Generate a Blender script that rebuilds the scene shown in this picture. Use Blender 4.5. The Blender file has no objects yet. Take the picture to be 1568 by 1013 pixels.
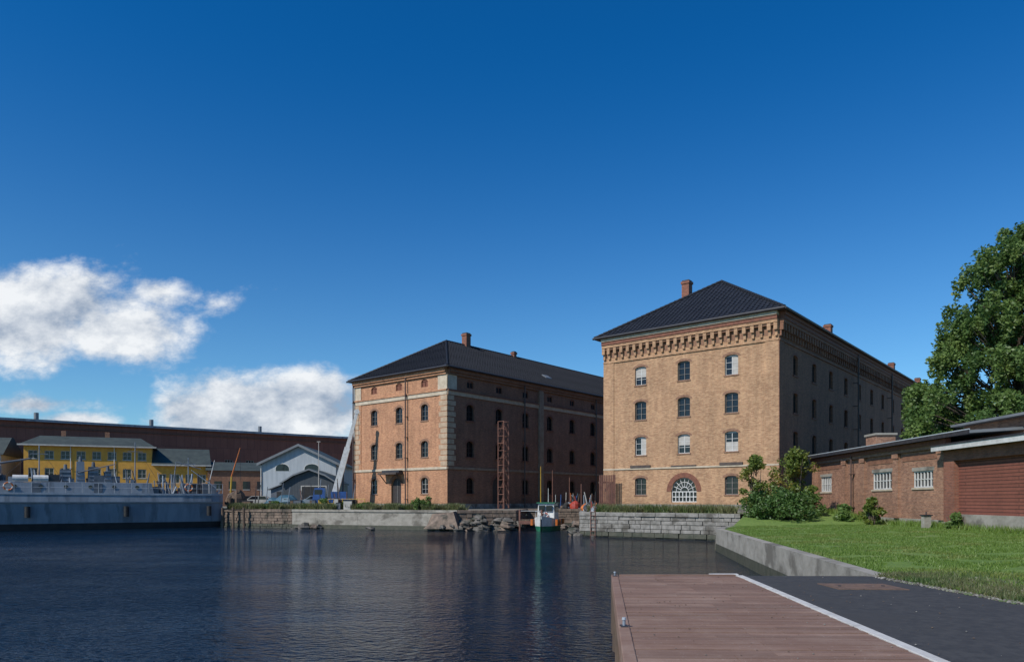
import bpy, math, random
from mathutils import Vector, noise
R=random.Random(11)
SC=bpy.context.scene
SC.view_settings.view_transform='Standard'
SC.view_settings.look='None'
SC.view_settings.exposure=0
# ------------------------------------------------------------------ materials
class NT:
    def __init__(s,nt): s.nt=nt
    def n(s,t,**k):
        nd=s.nt.nodes.new(t)
        for a,b in k.items(): setattr(nd,a,b)
        return nd
    def l(s,a,b): s.nt.links.new(a,b)
    def put(s,sock,v):
        if hasattr(v,'is_output') or hasattr(v,'links'): s.l(v,sock)
        else: sock.default_value=v
    def m(s,op,a,b=None,c=None,clamp=False):
        nd=s.n('ShaderNodeMath',operation=op); nd.use_clamp=clamp
        s.put(nd.inputs[0],a)
        if b is not None: s.put(nd.inputs[1],b)
        if c is not None: s.put(nd.inputs[2],c)
        return nd.outputs[0]
    def mix(s,f,a,b,blend='MIX'):
        nd=s.n('ShaderNodeMix',data_type='RGBA',blend_type=blend)
        s.put(nd.inputs[0],f); s.put(nd.inputs[6],a); s.put(nd.inputs[7],b)
        return nd.outputs[2]
    def noise(s,vec,scale,detail=5,rough=.55):
        nd=s.n('ShaderNodeTexNoise'); s.l(vec,nd.inputs['Vector'])
        nd.inputs['Scale'].default_value=scale; nd.inputs['Detail'].default_value=detail
        nd.inputs['Roughness'].default_value=rough
        return nd.outputs['Fac']
    def ramp(s,f,a,b):
        nd=s.n('ShaderNodeMapRange',interpolation_type='SMOOTHSTEP')
        s.put(nd.inputs[0],f); nd.inputs[1].default_value=a; nd.inputs[2].default_value=b
        return nd.outputs[0]
    def scl(s,vec,v):
        nd=s.n('ShaderNodeVectorMath',operation='MULTIPLY'); s.l(vec,nd.inputs[0]); nd.inputs[1].default_value=v
        return nd.outputs[0]
def c4(c): return (c[0],c[1],c[2],1)
def newmat(name,rough=.8,metal=0):
    m=bpy.data.materials.new(name); m.use_nodes=True
    t=NT(m.node_tree); b=m.node_tree.nodes['Principled BSDF']
    b.inputs['Roughness'].default_value=rough; b.inputs['Metallic'].default_value=metal
    return m,t,b
def bump(t,b,h,strength,dist):
    nd=t.n('ShaderNodeBump'); nd.inputs['Strength'].default_value=strength; nd.inputs['Distance'].default_value=dist
    t.l(h,nd.inputs['Height']); t.l(nd.outputs[0],b.inputs['Normal'])
def MN(name,c1,c2,scale=3,rough=.8,bd=0,metal=0,stretch=(1,1,1),c3=None,s3=.5):
    m,t,b=newmat(name,rough,metal)
    tc=t.n('ShaderNodeTexCoord').outputs['Object']
    v=t.scl(tc,stretch)
    f=t.noise(v,scale,7,.65)
    col=t.mix(t.ramp(f,.32,.68),c4(c1),c4(c2))
    if c3:
        f3=t.noise(v,s3,4,.6); col=t.mix(t.ramp(f3,.5,.66),col,c4(c3))
    t.l(col,b.inputs['Base Color'])
    if bd: bump(t,b,f,.8,bd)
    return m
def MB_(name,c1,c2,mort,bw=.25,bh=.08,ms=.008,rough=.85,stain=.35,bd=.01,zs=1.0,spec=.5,off=.5,foot=0):
    m,t,b=newmat(name,rough)
    b.inputs['Specular IOR Level'].default_value=spec
    tc=t.n('ShaderNodeTexCoord').outputs['Object']
    s=t.n('ShaderNodeSeparateXYZ'); t.l(tc,s.inputs[0])
    u=t.m('ADD',s.outputs[0],s.outputs[1])
    cb=t.n('ShaderNodeCombineXYZ'); t.l(u,cb.inputs[0]); t.l(t.m('MULTIPLY',s.outputs[2],zs),cb.inputs[1])
    br=t.n('ShaderNodeTexBrick'); t.l(cb.outputs[0],br.inputs['Vector'])
    br.offset=off
    br.inputs['Color1'].default_value=c4(c1); br.inputs['Color2'].default_value=c4(c2); br.inputs['Mortar'].default_value=c4(mort)
    br.inputs['Scale'].default_value=1; br.inputs['Mortar Size'].default_value=ms; br.inputs['Brick Width'].default_value=bw; br.inputs['Row Height'].default_value=bh
    n1=t.noise(tc,.45,6,.7); n2=t.noise(t.scl(tc,(1.6,1.6,.22)),1.0,5,.6); n3=t.noise(t.scl(tc,(1,1,2.2)),3.6,5,.85)
    k=t.m('ADD',t.m('ADD',t.m('MULTIPLY',t.ramp(n1,.3,.7),.32),t.m('MULTIPLY',t.ramp(n2,.35,.65),.26)),t.m('MULTIPLY',t.ramp(n3,.38,.62),.42))
    k=t.m('MULTIPLY_ADD',k,stain*1.6,1-stain)
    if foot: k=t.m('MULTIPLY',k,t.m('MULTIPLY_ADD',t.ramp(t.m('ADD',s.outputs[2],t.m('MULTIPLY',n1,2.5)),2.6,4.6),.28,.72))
    cc=t.n('ShaderNodeCombineColor'); 
    for i in range(3): t.l(k,cc.inputs[i])
    col=t.mix(1.0,br.outputs['Color'],cc.outputs[0],'MULTIPLY')
    t.l(col,b.inputs['Base Color'])
    if bd: bump(t,b,t.m('SUBTRACT',1.0,br.outputs['Fac']),.6,bd)
    return m
M={}
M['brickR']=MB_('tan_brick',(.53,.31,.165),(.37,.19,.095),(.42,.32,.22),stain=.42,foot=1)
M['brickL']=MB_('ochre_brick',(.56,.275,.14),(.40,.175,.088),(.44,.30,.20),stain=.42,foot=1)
M['brickD']=MB_('brown_and_shaded_brick',(.30,.13,.072),(.20,.085,.05),(.23,.15,.10),stain=.42,foot=1)  # warehouse brick darkened for the shaded side walls; plain brown brick elsewhere
M['brickRed']=MB_('red_brick',(.30,.11,.065),(.21,.075,.048),(.22,.15,.11),stain=.35)
M['brickLow']=MB_('weathered_brick',(.40,.20,.12),(.24,.11,.068),(.32,.24,.17),stain=.45)
M['lintel']=MB_('brick_lintel',(.30,.155,.09),(.22,.10,.06),(.28,.2,.14),bw=.08,bh=.25,stain=.3)
M['quoin']=MN('quoin_stone',(.49,.37,.255),(.38,.265,.17),2)
M['pilaster']=MN('shaded_pilaster',(.30,.22,.15),(.22,.14,.09),2)  # cream stone with the side wall's shade mixed into its colour
M['trimred']=MN('dark_red_brick_trim',(.22,.085,.05),(.14,.055,.035),4)
M['cream']=MN('cream_stone',(.56,.475,.36),(.43,.35,.25),2)
M['strip']=MN('slate_band',(.06,.045,.04),(.10,.075,.06),3)
M['tile']=MB_('glazed_roof_tile',(.009,.010,.014),(.004,.005,.008),(.035,.038,.046),bw=.42,bh=.22,ms=.04,rough=.55,stain=.35,bd=.05,off=0,spec=.25)  # lighter joint lines paint highlights between the dark tiles
M['ridge']=MN('ridge_tile',(.012,.013,.016),(.02,.02,.025),3,.6)
M['gutter']=MN('dark_zinc',(.04,.04,.045),(.025,.025,.03),3,.5)
M['pipe']=MN('brown_pipe',(.10,.06,.045),(.07,.045,.04),3,.5)
M['white']=MN('white_paint',(.66,.65,.62),(.50,.49,.46),3,.5)
M['kerb']=MN('worn_kerb_paint',(.60,.58,.54),(.46,.44,.41),5,.8,.004,c3=(.36,.34,.31),s3=2)
M['greyframe']=MN('grey_painted_wood',(.22,.20,.18),(.14,.13,.12),5,.6)
M['shutter']=MN('dark_shutter',(.05,.04,.036),(.03,.025,.025),5,.6)
M['blind']=MN('window_blind',(.46,.44,.40),(.36,.34,.31),2,.8)
m,t,b=newmat('window_glass',.06); b.inputs['Base Color'].default_value=(.012,.014,.018,1); M['glass']=m
m,t,b=newmat('dulled_side_glass',.35); b.inputs['Base Color'].default_value=(.012,.011,.011,1); b.inputs['Specular IOR Level'].default_value=.15; M['glassD']=m  # sky reflection turned down so side-wall panes stay dark
M['concrete']=MN('concrete',(.36,.33,.28),(.25,.23,.19),1.3,.9,.01,c3=(.15,.135,.11),s3=.6,stretch=(1,1,1.5))
M['concDark']=MN('wet_concrete',(.09,.085,.06),(.05,.055,.035),2.5,.6,.02)
M['stone']=MN('granite_block',(.31,.29,.26),(.17,.16,.14),2.2,.85,.03,c3=(.10,.09,.075),s3=.8)
M['stoneB']=MN('rusty_stone',(.26,.19,.14),(.12,.09,.07),1.6,.85,.03,c3=(.07,.06,.045),s3=.9)
M['rock']=MN('rock',(.17,.15,.13),(.07,.065,.055),1.8,.85,.08,c3=(.035,.04,.027),s3=.7)
M['gravel']=MN('gravel',(.26,.24,.20),(.15,.14,.115),1.2,.95,.01,c3=(.09,.13,.045),s3=.25)
M['asphalt']=MN('asphalt',(.030,.030,.032),(.052,.050,.049),7,.95,.004,c3=(.042,.040,.039),s3=.5)
M['rust']=MN('rusty_plate',(.19,.115,.075),(.11,.07,.05),5,.8)
M['shipL']=MN('ship_grey_paint',(.25,.285,.325),(.185,.21,.245),.9,.45,stretch=(1.2,1.2,.25),c3=(.14,.16,.185),s3=.8)
M['shipW']=MN('ship_pale_grey',(.38,.41,.44),(.29,.32,.35),1.2,.5,stretch=(1.5,1.5,.3))
M['shipM']=MN('ship_mid_grey',(.13,.145,.165),(.08,.09,.105),1.5,.5)
M['shedG']=MN('shed_dark_cladding',(.06,.07,.08),(.04,.047,.055),1.5,.6,stretch=(4,4,.3))
M['shipD']=MN('boot_topping',(.018,.018,.02),(.035,.03,.03),1.2,.5)
M['orange']=MN('ochre_render',(.62,.32,.05),(.50,.25,.035),1.5,.8,c3=(.44,.23,.045),s3=.5)
M['hall']=MB_('maroon_brick_cladding',(.32,.11,.07),(.27,.09,.058),(.18,.065,.045),bw=1.2,bh=6,ms=.03,stain=.25,bd=0)
M['sheet']=MN('grey_roof_sheet',(.19,.205,.215),(.14,.15,.16),.8,.6)
M['sheetD']=MN('dark_green_roof',(.055,.07,.062),(.035,.045,.042),1,.7)
M['lightgrey']=MN('pale_grey_boards',(.42,.45,.47),(.33,.36,.38),1,.7,stretch=(3,3,.3))
M['blue']=MN('blue_paint',(.03,.09,.28),(.02,.06,.18),2,.5)
M['tarp']=MN('teal_tarp',(.04,.11,.16),(.03,.08,.11),2,.6)
M['redp']=MN('red_paint',(.40,.05,.03),(.28,.04,.03),2,.5)
M['orangep']=MN('orange_plastic',(.55,.15,.02),(.4,.10,.02),2,.5)
M['yellow']=MN('yellow_paint',(.50,.32,.03),(.4,.24,.03),2,.5)
M['green']=MN('green_paint',(.03,.20,.11),(.02,.13,.07),2,.5)
M['wood']=MN('old_timber',(.17,.115,.075),(.08,.055,.04),3,.85,.01,stretch=(1,1,.3))
M['rubberOpening']=MN('rubber_and_dark_opening',(.015,.015,.015),(.03,.03,.03),5,.8)  # black for tyres and fenders, also for dark door openings
M['carpaint']=MN('silver_car_paint',(.42,.44,.46),(.38,.40,.42),2,.25,metal=.3)
M['redsheet']=MB_('red_shutter_boards',(.24,.08,.052),(.205,.068,.044),(.08,.03,.02),bw=8,bh=.16,ms=.02,stain=.25)
M['bark']=MN('bark',(.12,.09,.065),(.06,.045,.035),4,.9,.02)
M['rustred']=MN('rust_red_steel',(.21,.095,.065),(.13,.06,.045),3,.7)
def leafmat(name,c1,c2,c3,tl=.38):
    m,t,b=newmat(name,.5)
    tc=t.n('ShaderNodeTexCoord').outputs['Object']
    g=t.n('ShaderNodeNewGeometry')
    col=t.mix(g.outputs['Random Per Island'],c4(c1),c4(c2))
    col=t.mix(t.ramp(t.noise(tc,.5,3),.5,.68),col,c4(c3))
    t.l(col,b.inputs['Base Color'])
    tr=t.n('ShaderNodeBsdfTranslucent'); t.l(col,tr.inputs[0])
    ms=t.n('ShaderNodeMixShader'); ms.inputs[0].default_value=tl
    t.l(b.outputs[0],ms.inputs[1]); t.l(tr.outputs[0],ms.inputs[2])
    t.l(ms.outputs[0],m.node_tree.nodes['Material Output'].inputs[0])
    return m
M['leaf']=leafmat('leaf_green',(.11,.185,.045),(.16,.245,.06),(.18,.25,.06))
M['leafY']=leafmat('leaf_yellow_green',(.19,.23,.035),(.12,.18,.04),(.28,.22,.04))
M['leafD']=leafmat('leaf_dark',(.075,.145,.035),(.115,.195,.05),(.09,.16,.04))
M['blade']=leafmat('grass_blades',(.13,.215,.035),(.19,.285,.055),(.21,.25,.06))
M['weed']=leafmat('weeds',(.12,.16,.05),(.22,.20,.10),(.07,.13,.03))
m,t,b=newmat('red_brown_decking',.8)
tc=t.n('ShaderNodeTexCoord').outputs['Object']
g=t.n('ShaderNodeNewGeometry')
f=t.noise(t.scl(tc,(1.2,14,1)),2.2,6,.65); f2=t.noise(tc,1.1,8,.75)
col=t.mix(t.ramp(f,.3,.7),c4((.20,.112,.075)),c4((.285,.17,.12)))
col=t.mix(t.ramp(f2,.42,.70),col,c4((.32,.21,.155)))
col=t.mix(t.m('MULTIPLY',g.outputs['Random Per Island'],.6),col,c4((.13,.075,.052)))
n9=t.noise(tc,22,3,.7); col=t.mix(t.m('MULTIPLY',t.ramp(n9,.62,.72),.5),col,c4((.40,.33,.28)))
t.l(col,b.inputs['Base Color']); bump(t,b,f,.6,.004); M['deck']=m
m,t,b=newmat('lawn_grass',.95)
tc=t.n('ShaderNodeTexCoord').outputs['Object']
n1=t.noise(tc,.35,5,.6); n2=t.noise(tc,5,6,.75); n3=t.noise(tc,40,3,.7)
col=t.mix(t.ramp(n1,.35,.65),c4((.125,.21,.03)),c4((.18,.26,.05)))
col=t.mix(t.ramp(n2,.35,.7),col,c4((.09,.16,.025)))
col=t.mix(t.m('MULTIPLY',t.ramp(n3,.6,.75),.4),col,c4((.30,.33,.12)))
n4=t.noise(tc,.55,6,.7); col=t.mix(t.m('MULTIPLY',t.ramp(n4,.55,.68),.4),col,c4((.22,.215,.09)))
t.l(col,b.inputs['Base Color']); bump(t,b,n2,1,.06); M['lawn']=m
# water
m,t,b=newmat('harbour_water',.03)
tc=t.n('ShaderNodeTexCoord').outputs['Object']
b.inputs['Base Color'].default_value=(.002,.008,.018,1); b.inputs['IOR'].default_value=1.333
mp=t.n('ShaderNodeMapping'); t.l(tc,mp.inputs[0]); mp.inputs['Rotation'].default_value=(0,0,.45); mp.inputs['Scale'].default_value=(.75,1.15,1)
v=mp.outputs[0]
w1=t.noise(v,2.6,2,.55); w2=t.noise(v,7.0,3,.6); w3=t.noise(v,.5,2,.5)
# sharpened wavelet crests
w1=t.m('SUBTRACT',1.0,t.m('MULTIPLY',t.m('ABSOLUTE',t.m('SUBTRACT',w1,.5)),2.0))
gust=t.m('MULTIPLY_ADD',t.ramp(t.noise(t.scl(tc,(.6,1,1)),.13,3,.6),.35,.65),.65,.6)
h=t.m('ADD',t.m('MULTIPLY',w1,.105),t.m('MULTIPLY',w2,.085)); h=t.m('ADD',t.m('MULTIPLY',h,gust),t.m('MULTIPLY',w3,.12))
bump(t,b,h,1,1.0); M['water']=m
# ------------------------------------------------------------------ mesh builder
class MB:
    def __init__(s): s.v=[];s.f=[];s.mi=[];s.ml=[]
    def mid(s,m):
        if m not in s.ml: s.ml.append(m)
        return s.ml.index(m)
    def poly(s,pts,m):
        i=len(s.v); s.v+= [tuple(p) for p in pts]; s.f.append(list(range(i,i+len(pts)))); s.mi.append(s.mid(m))
    def hexa(s,p,m):
        i=len(s.v); s.v+=[tuple(q) for q in p]; k=s.mid(m)
        for f in ((3,2,1,0),(4,5,6,7),(0,1,5,4),(1,2,6,5),(2,3,7,6),(3,0,4,7)):
            s.f.append([i+a for a in f]); s.mi.append(k)
    def box(s,x0,x1,y0,y1,z0,z1,m):
        s.hexa([(x0,y0,z0),(x1,y0,z0),(x1,y1,z0),(x0,y1,z0),(x0,y0,z1),(x1,y0,z1),(x1,y1,z1),(x0,y1,z1)],m)
    def fbox(s,P,u0,u1,v0,v1,d0,d1,m):
        s.hexa([P(u0,v0,d0),P(u1,v0,d0),P(u1,v0,d1),P(u0,v0,d1),P(u0,v1,d0),P(u1,v1,d0),P(u1,v1,d1),P(u0,v1,d1)],m)
    def cyl(s,a,b,r0,r1,n,m,caps=True):
        a=Vector(a);b=Vector(b);d=(b-a).normalized()
        x=d.cross(Vector((0,0,1)));
        if x.length<.01: x=Vector((1,0,0))
        x.normalize(); y=d.cross(x); i=len(s.v); k=s.mid(m)
        for j in range(n):
            an=2*math.pi*j/n; o=x*math.cos(an)+y*math.sin(an)
            s.v.append(tuple(a+o*r0)); s.v.append(tuple(b+o*r1))
        for j in range(n):
            q=(j+1)%n
            s.f.append([i+2*j,i+2*q,i+2*q+1,i+2*j+1]); s.mi.append(k)
        if caps:
            s.f.append([i+2*j for j in range(n)][::-1]); s.mi.append(k)
            s.f.append([i+2*j+1 for j in range(n)]); s.mi.append(k)
    def blob(s,c,r,m,amp=.25,seed=0,nu=10,nv=7,fr=1.3):
        i=len(s.v); k=s.mid(m); c=Vector(c)
        for a in range(nv+1):
            th=math.pi*a/nv
            for q in range(nu):
                ph=2*math.pi*q/nu
                d=Vector((math.sin(th)*math.cos(ph),math.sin(th)*math.sin(ph),math.cos(th)))
                kk=1+amp*2*noise.noise(d*fr+Vector((seed*3.1,seed*1.7,seed)))
                s.v.append((c.x+d.x*r[0]*kk,c.y+d.y*r[1]*kk,c.z+d.z*r[2]*kk))
        for a in range(nv):
            for q in range(nu):
                w=(q+1)%nu
                s.f.append([i+a*nu+q,i+(a+1)*nu+q,i+(a+1)*nu+w,i+a*nu+w]); s.mi.append(k)
    def obj(s,name,parent=None,loc=(0,0,0),rz=0,smooth=False,bev=0):
        me=bpy.data.meshes.new(name); me.from_pydata(s.v,[],s.f)
        for q in s.ml: me.materials.append(M[q])
        me.polygons.foreach_set('material_index',s.mi)
        if smooth: me.polygons.foreach_set('use_smooth',[True]*len(s.f))
        me.update()
        o=bpy.data.objects.new(name,me); SC.collection.objects.link(o)
        o.location=loc; o.rotation_euler=(0,0,rz)
        if parent: o.parent=parent
        if bev:
            md=o.modifiers.new('b','BEVEL'); md.width=bev; md.segments=2; md.limit_method='ANGLE'
        return o
def E(name,loc=(0,0,0),rz=0):
    o=bpy.data.objects.new(name,None); SC.collection.objects.link(o); o.location=loc; o.rotation_euler=(0,0,rz); o.empty_display_size=.5
    return o
def arcv(o,u):
    c=(o['u0']+o['u1'])/2; w=(o['u1']-o['u0'])/2; r=o.get('rise',0)
    return o['v1']-r+r*math.sqrt(max(0,1-((u-c)/w)**2))
def wall(mb,P,u0,u1,v0,v1,ops,m,depth=.22):
    us=sorted(set([u0,u1]+[o['u0'] for o in ops]+[o['u1'] for o in ops]))
    vs=sorted(set([v0,v1]+[o['v0'] for o in ops]+[o['v1'] for o in ops]))
    for a,b_ in zip(us,us[1:]):
        for c,d in zip(vs,vs[1:]):
            mu=(a+b_)/2; mv=(c+d)/2
            ins=any(o['u0']<mu<o['u1'] and o['v0']<mv<o['v1'] for o in ops)
            if not ins: mb.poly([P(a,c,0),P(b_,c,0),P(b_,d,0),P(a,d,0)],m)
    for o in ops:
        a,b_,c,d=o['u0'],o['u1'],o['v0'],o['v1']; r=o.get('rise',0); sp=d-r
        mb.poly([P(a,c,0),P(a,sp,0),P(a,sp,depth),P(a,c,depth)],m)
        mb.poly([P(b_,c,0),P(b_,sp,0),P(b_,sp,depth),P(b_,c,depth)],m)
        mb.poly([P(a,c,0),P(b_,c,0),P(b_,c,depth),P(a,c,depth)],m)
        n=12 if r>.3 else 6
        if r==0: mb.poly([P(a,d,0),P(b_,d,0),P(b_,d,depth),P(a,d,depth)],m)
        else:
            for i in range(n):
                p=a+(b_-a)*i/n; q=a+(b_-a)*(i+1)/n; vp=arcv(o,p); vq=arcv(o,q)
                mb.poly([P(p,vp,0),P(q,vq,0),P(q,d,0),P(p,d,0)],m)
                mb.poly([P(p,vp,0),P(q,vq,0),P(q,vq,depth),P(p,vp,depth)],m)
def arch(mb,P,o,th,proud,m,n=10):
    c=(o['u0']+o['u1'])/2; w=(o['u1']-o['u0'])/2; r=o['rise']; sp=o['v1']-r
    def pt(k,e): 
        an=math.pi*k/n; return c-math.cos(an)*(w+e), sp+math.sin(an)*(r+e)
    for k in range(n):
        a=pt(k,.005);b_=pt(k+1,.005);d=pt(k+1,th);e=pt(k,th)
        mb.hexa([P(*a,0.02),P(*b_,0.02),P(*d,0.02),P(*e,0.02),P(*a,-proud),P(*b_,-proud),P(*d,-proud),P(*e,-proud)],m)
def window(mb,P,o,fm,depth=.2,nx=2,nz=3,fw=.06,bars=.035,blind=0,glass='glass'):
    a,b_,c,d=o['u0'],o['u1'],o['v0'],o['v1']; sp=d-o.get('rise',0)*.6
    mb.poly([P(a,c,depth),P(b_,c,depth),P(b_,d,depth),P(a,d,depth)],glass)
    e=.004
    mb.fbox(P,a+e,a+fw,c+e,d,depth-.07,depth-.004,fm); mb.fbox(P,b_-fw,b_-e,c+e,d,depth-.07,depth-.004,fm)
    mb.fbox(P,a+fw,b_-fw,c+e,c+fw,depth-.068,depth-.004,fm)
    if o.get('rise',0)<.3: mb.fbox(P,a+fw,b_-fw,sp-fw,d,depth-.068,depth-.004,fm)
    for i in range(1,nx):
        u=a+(b_-a)*i/nx; mb.fbox(P,u-bars*.8,u+bars*.8,c+fw,sp-fw if o.get('rise',0)<.3 else d-.03,depth-.06,depth-.004,fm)
    for i in range(1,nz):
        v=c+(sp-c)*i/nz; mb.fbox(P,a+fw,b_-fw,v-bars*.5,v+bars*.5,depth-.052,depth-.004,fm)
    if blind==1: mb.fbox(P,a+fw,(a+b_)/2-bars,c+fw,sp-fw,depth-.045,depth-.006,'blind')
    if blind==2: mb.fbox(P,a+fw,b_-fw,c+(sp-c)*.45,sp-fw,depth-.045,depth-.006,'blind')
    if blind==3: mb.fbox(P,a+fw,b_-fw,c+fw,c+(sp-c)*.5,depth-.045,depth-.006,'blind')
PF=lambda u,v,d:(d,u,v)
PS=lambda u,v,d:(u,d,v)
RZ=math.atan2(.768,.64)
def chimney(mb,x,y,z0,z1,w,d,m='brickD'):
    mb.box(x-w/2,x+w/2,y-d/2,y+d/2,z0,z1-.35,m)
    mb.box(x-w/2-.07,x+w/2+.07,y-d/2-.07,y+d/2+.07,z1-.35,z1-.12,m)
    mb.box(x-w/2+.02,x+w/2-.02,y-d/2+.02,y+d/2-.02,z1-.12,z1,'gutter')
def hiproof(E_,L,S,ze,zr,o,h,name='roof'):
    mb=MB(); x0,x1,y0,y1=-o,S+o,-o,L+o; a=(h,L/2,zr); c=(S-h,L/2,zr)
    A=(x0,y0,ze);B=(x1,y0,ze);C=(x1,y1,ze);D=(x0,y1,ze)
    mb.poly([A,D,a],'tile'); mb.poly([A,B,c,a],'tile'); mb.poly([B,C,c],'tile'); mb.poly([D,a,c,C],'tile')
    mb.poly([(x0,y0,ze-.14),(x1,y0,ze-.14),(x1,y1,ze-.14),(x0,y1,ze-.14)],'pipe')
    for p,q in ((A,B),(B,C),(C,D),(D,A)):
        mb.poly([p,q,(q[0],q[1],ze-.14),(p[0],p[1],ze-.14)],'gutter')
    for p,q in ((A,a),(B,c),(C,c),(D,a),(a,c)):
        p=Vector(p);q=Vector(q);ln=(q-p).length;k=max(1,int(ln/.45))
        for i in range(k):
            s0=p.lerp(q,i/k);s1=p.lerp(q,(i+1.08)/k); s0.z+=.03;s1.z+=.03; mb.cyl(s0,s1,.14,.105,7,'ridge')
    for k in range(1,int(L/.42)):
        yy=k*.42; t_=1-abs(yy-L/2)/(L/2+o); xt=x0+(h-x0)*t_; zt=ze+(zr-ze)*t_
        mb.cyl((x0,yy,ze+.03),(xt,yy,zt+.03),.045,.045,4,'tile',False)
    for k in range(0,int(S/.42)):
        xx=k*.42; t_=min(1,(xx-x0)/(h-x0),(x1-xx)/(x1-(S-h)))
        mb.cyl((xx,y0,ze+.03),(xx,y0+(L/2-y0)*t_,ze+(zr-ze)*t_+.03),.045,.045,4,'tile',False)
    g=o+.09
    for p,q in (((-g,-g),(-g,L+g)),((-g,-g),(S+g,-g))):
        mb.cyl((p[0],p[1],ze-.06),(q[0],q[1],ze-.06),.10,.10,8,'gutter')
    mb.obj(name,E_)
def pipe(mb,P,u,z0,z1,d=-.12,m='pipe',r=.07):
    mb.cyl(P(u,z0,d),P(u,z1,d),r,r,8,m)
    z=z0+1
    while z<z1: mb.fbox(P,u-.11,u+.11,z,z+.06,d-.09,0.0,m); z+=2.2
def corbels(mb,P,u0,u1,zb,zt,m1,m2,sp=.62,w=.28,proud=.32):
    n=int((u1-u0)/sp); s=(u1-u0)/n
    for i in range(n+1):
        u=u0+s*i; u=min(max(u,u0+w/2),u1-w/2)
        mb.fbox(P,u-w/2,u+w/2,zb+(zt-zb)*.45,zt,-proud,0.0,m1)
        mb.fbox(P,u-w/2+.04,u+w/2-.04,zb,zb+(zt-zb)*.45,-proud*.5,0.0,m1)
    for i in range(n):
        mb.fbox(P,u0+s*(i+.5)-s/2+w/2,u0+s*(i+.5)+s/2-w/2,zt-.16,zt,-proud*.8,0.0,m2)
        mb.fbox(P,u0+s*(i+.5)-s/2+w/2+.01,u0+s*(i+.5)+s/2-w/2-.01,zb+.1,zt-.17,-.012,0.0,m2)  # darker infill colour stands in for the shadow between corbels
# ------------------------------------------------------------------ right warehouse
GZ=1.85
WR=E('brick_warehouse',(19.8,54,0),RZ)
L,S=15.3,100
mb=MB(); wn=MB(); tr=MB()
rows=[(13.26,1.55),(10.33,1.55),(7.35,1.55),(3.95,1.45)]
ops=[]
for ri,(z,h) in enumerate(rows):
    for ci,u in enumerate((3.67,7.68,11.65)):
        if ri==3 and ci==1: continue
        o=dict(u0=u-.54,u1=u+.54,v0=z-h/2,v1=z+h/2,rise=.14); ops.append(o)
        bl=[[1,0,2],[0,0,0],[3,2,1],[0,0,0]][ri][ci]
        fm=['white','greyframe','white','greyframe'][ri]
        if ri==0 and ci==1: fm='greyframe'
        window(wn,PF,o,fm,.22,2,3,fw=.055,bars=.03,blind=bl)
        arch(tr,PF,o,.20,.01,'lintel',8)
        tr.fbox(PF,u-.62,u+.62,z-h/2-.10,z-h/2,-.05,.1,'lintel')
fan=dict(u0=7.68-1.12,u1=7.68+1.12,v0=2.62,v1=4.62,rise=1.12); ops.append(fan)
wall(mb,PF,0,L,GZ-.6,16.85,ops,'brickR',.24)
arch(tr,PF,fan,.40,.03,'trimred',18)
wn.poly([PF(fan['u0'],fan['v0'],.2),PF(fan['u1'],fan['v0'],.2),PF(fan['u1'],4.62,.2),PF(fan['u0'],4.62,.2)],'glass')
for i in range(8):
    u=fan['u0']+.03+(2.24-.06)*i/7; wn.fbox(PF,u-.035,u+.035,2.63,3.5,.12,.196,'white')
for v in (2.66,3.06,3.47): wn.fbox(PF,fan['u0']+.01,fan['u1']-.01,v-.035,v+.035,.125,.19,'white')
for i in range(1,8):
    an=math.pi*i/8; c=math.cos(an); s_=math.sin(an)
    wn.cyl(PF(7.68+c*.3,3.5+s_*.3,.16),PF(7.68+c*1.1,3.5+s_*1.1,.16),.03,.03,4,'white')
for rr in (.34,.74,1.08):
    for i in range(16):
        a0=math.pi*i/16;a1=math.pi*(i+1)/16
        wn.cyl(PF(7.68+math.cos(a0)*rr,3.5+math.sin(a0)*rr,.155),PF(7.68+math.cos(a1)*rr,3.5+math.sin(a1)*rr,.155),.032,.032,4,'white')
sops=[]
for k in range(21):
    u=3.6+4.55*k
    for ri,(z,h) in enumerate(rows):
        o=dict(u0=u-.52,u1=u+.52,v0=z-h/2,v1=z+h/2,rise=.16); sops.append(o)
        window(wn,PS,o,'shutter',.26,2,3,glass='glassD')
        arch(tr,PS,o,.20,.012,'trimred',6)
        tr.fbox(PS,u-.62,u+.62,z-h/2-.12,z-h/2,-.06,.1,'trimred')
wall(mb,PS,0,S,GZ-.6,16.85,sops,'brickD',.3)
mb.poly([(S,0,1),(S,L,1),(S,L,16.85),(S,0,16.85)],'brickD'); mb.poly([(0,L,1),(S,L,1),(S,L,16.85),(0,L,16.85)],'brickR')
mb.obj('walls',WR)
wn.obj('windows',WR)
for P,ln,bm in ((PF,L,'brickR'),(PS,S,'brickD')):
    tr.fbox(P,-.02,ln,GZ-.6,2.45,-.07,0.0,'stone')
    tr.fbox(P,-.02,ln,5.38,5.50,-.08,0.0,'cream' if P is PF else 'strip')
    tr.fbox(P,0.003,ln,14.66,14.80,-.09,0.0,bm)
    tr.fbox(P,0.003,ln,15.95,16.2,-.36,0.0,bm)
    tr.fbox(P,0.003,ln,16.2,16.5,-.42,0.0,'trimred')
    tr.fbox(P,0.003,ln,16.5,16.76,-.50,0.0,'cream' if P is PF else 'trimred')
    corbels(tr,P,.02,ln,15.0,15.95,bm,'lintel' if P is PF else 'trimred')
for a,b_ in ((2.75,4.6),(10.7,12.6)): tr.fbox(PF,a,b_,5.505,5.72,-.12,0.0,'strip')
tr.fbox(PF,6.6,8.8,5.505,5.62,-.10,0.0,'strip')
for a,b_ in ((-.0,1.05),(L-1.05,L)): tr.fbox(PF,a+.004,b_,2.45,14.66,-.05,0.0,'brickR')
tr.fbox(PS,-.05,1.05,2.45,14.66,-.05,0.0,'brickD')
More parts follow.
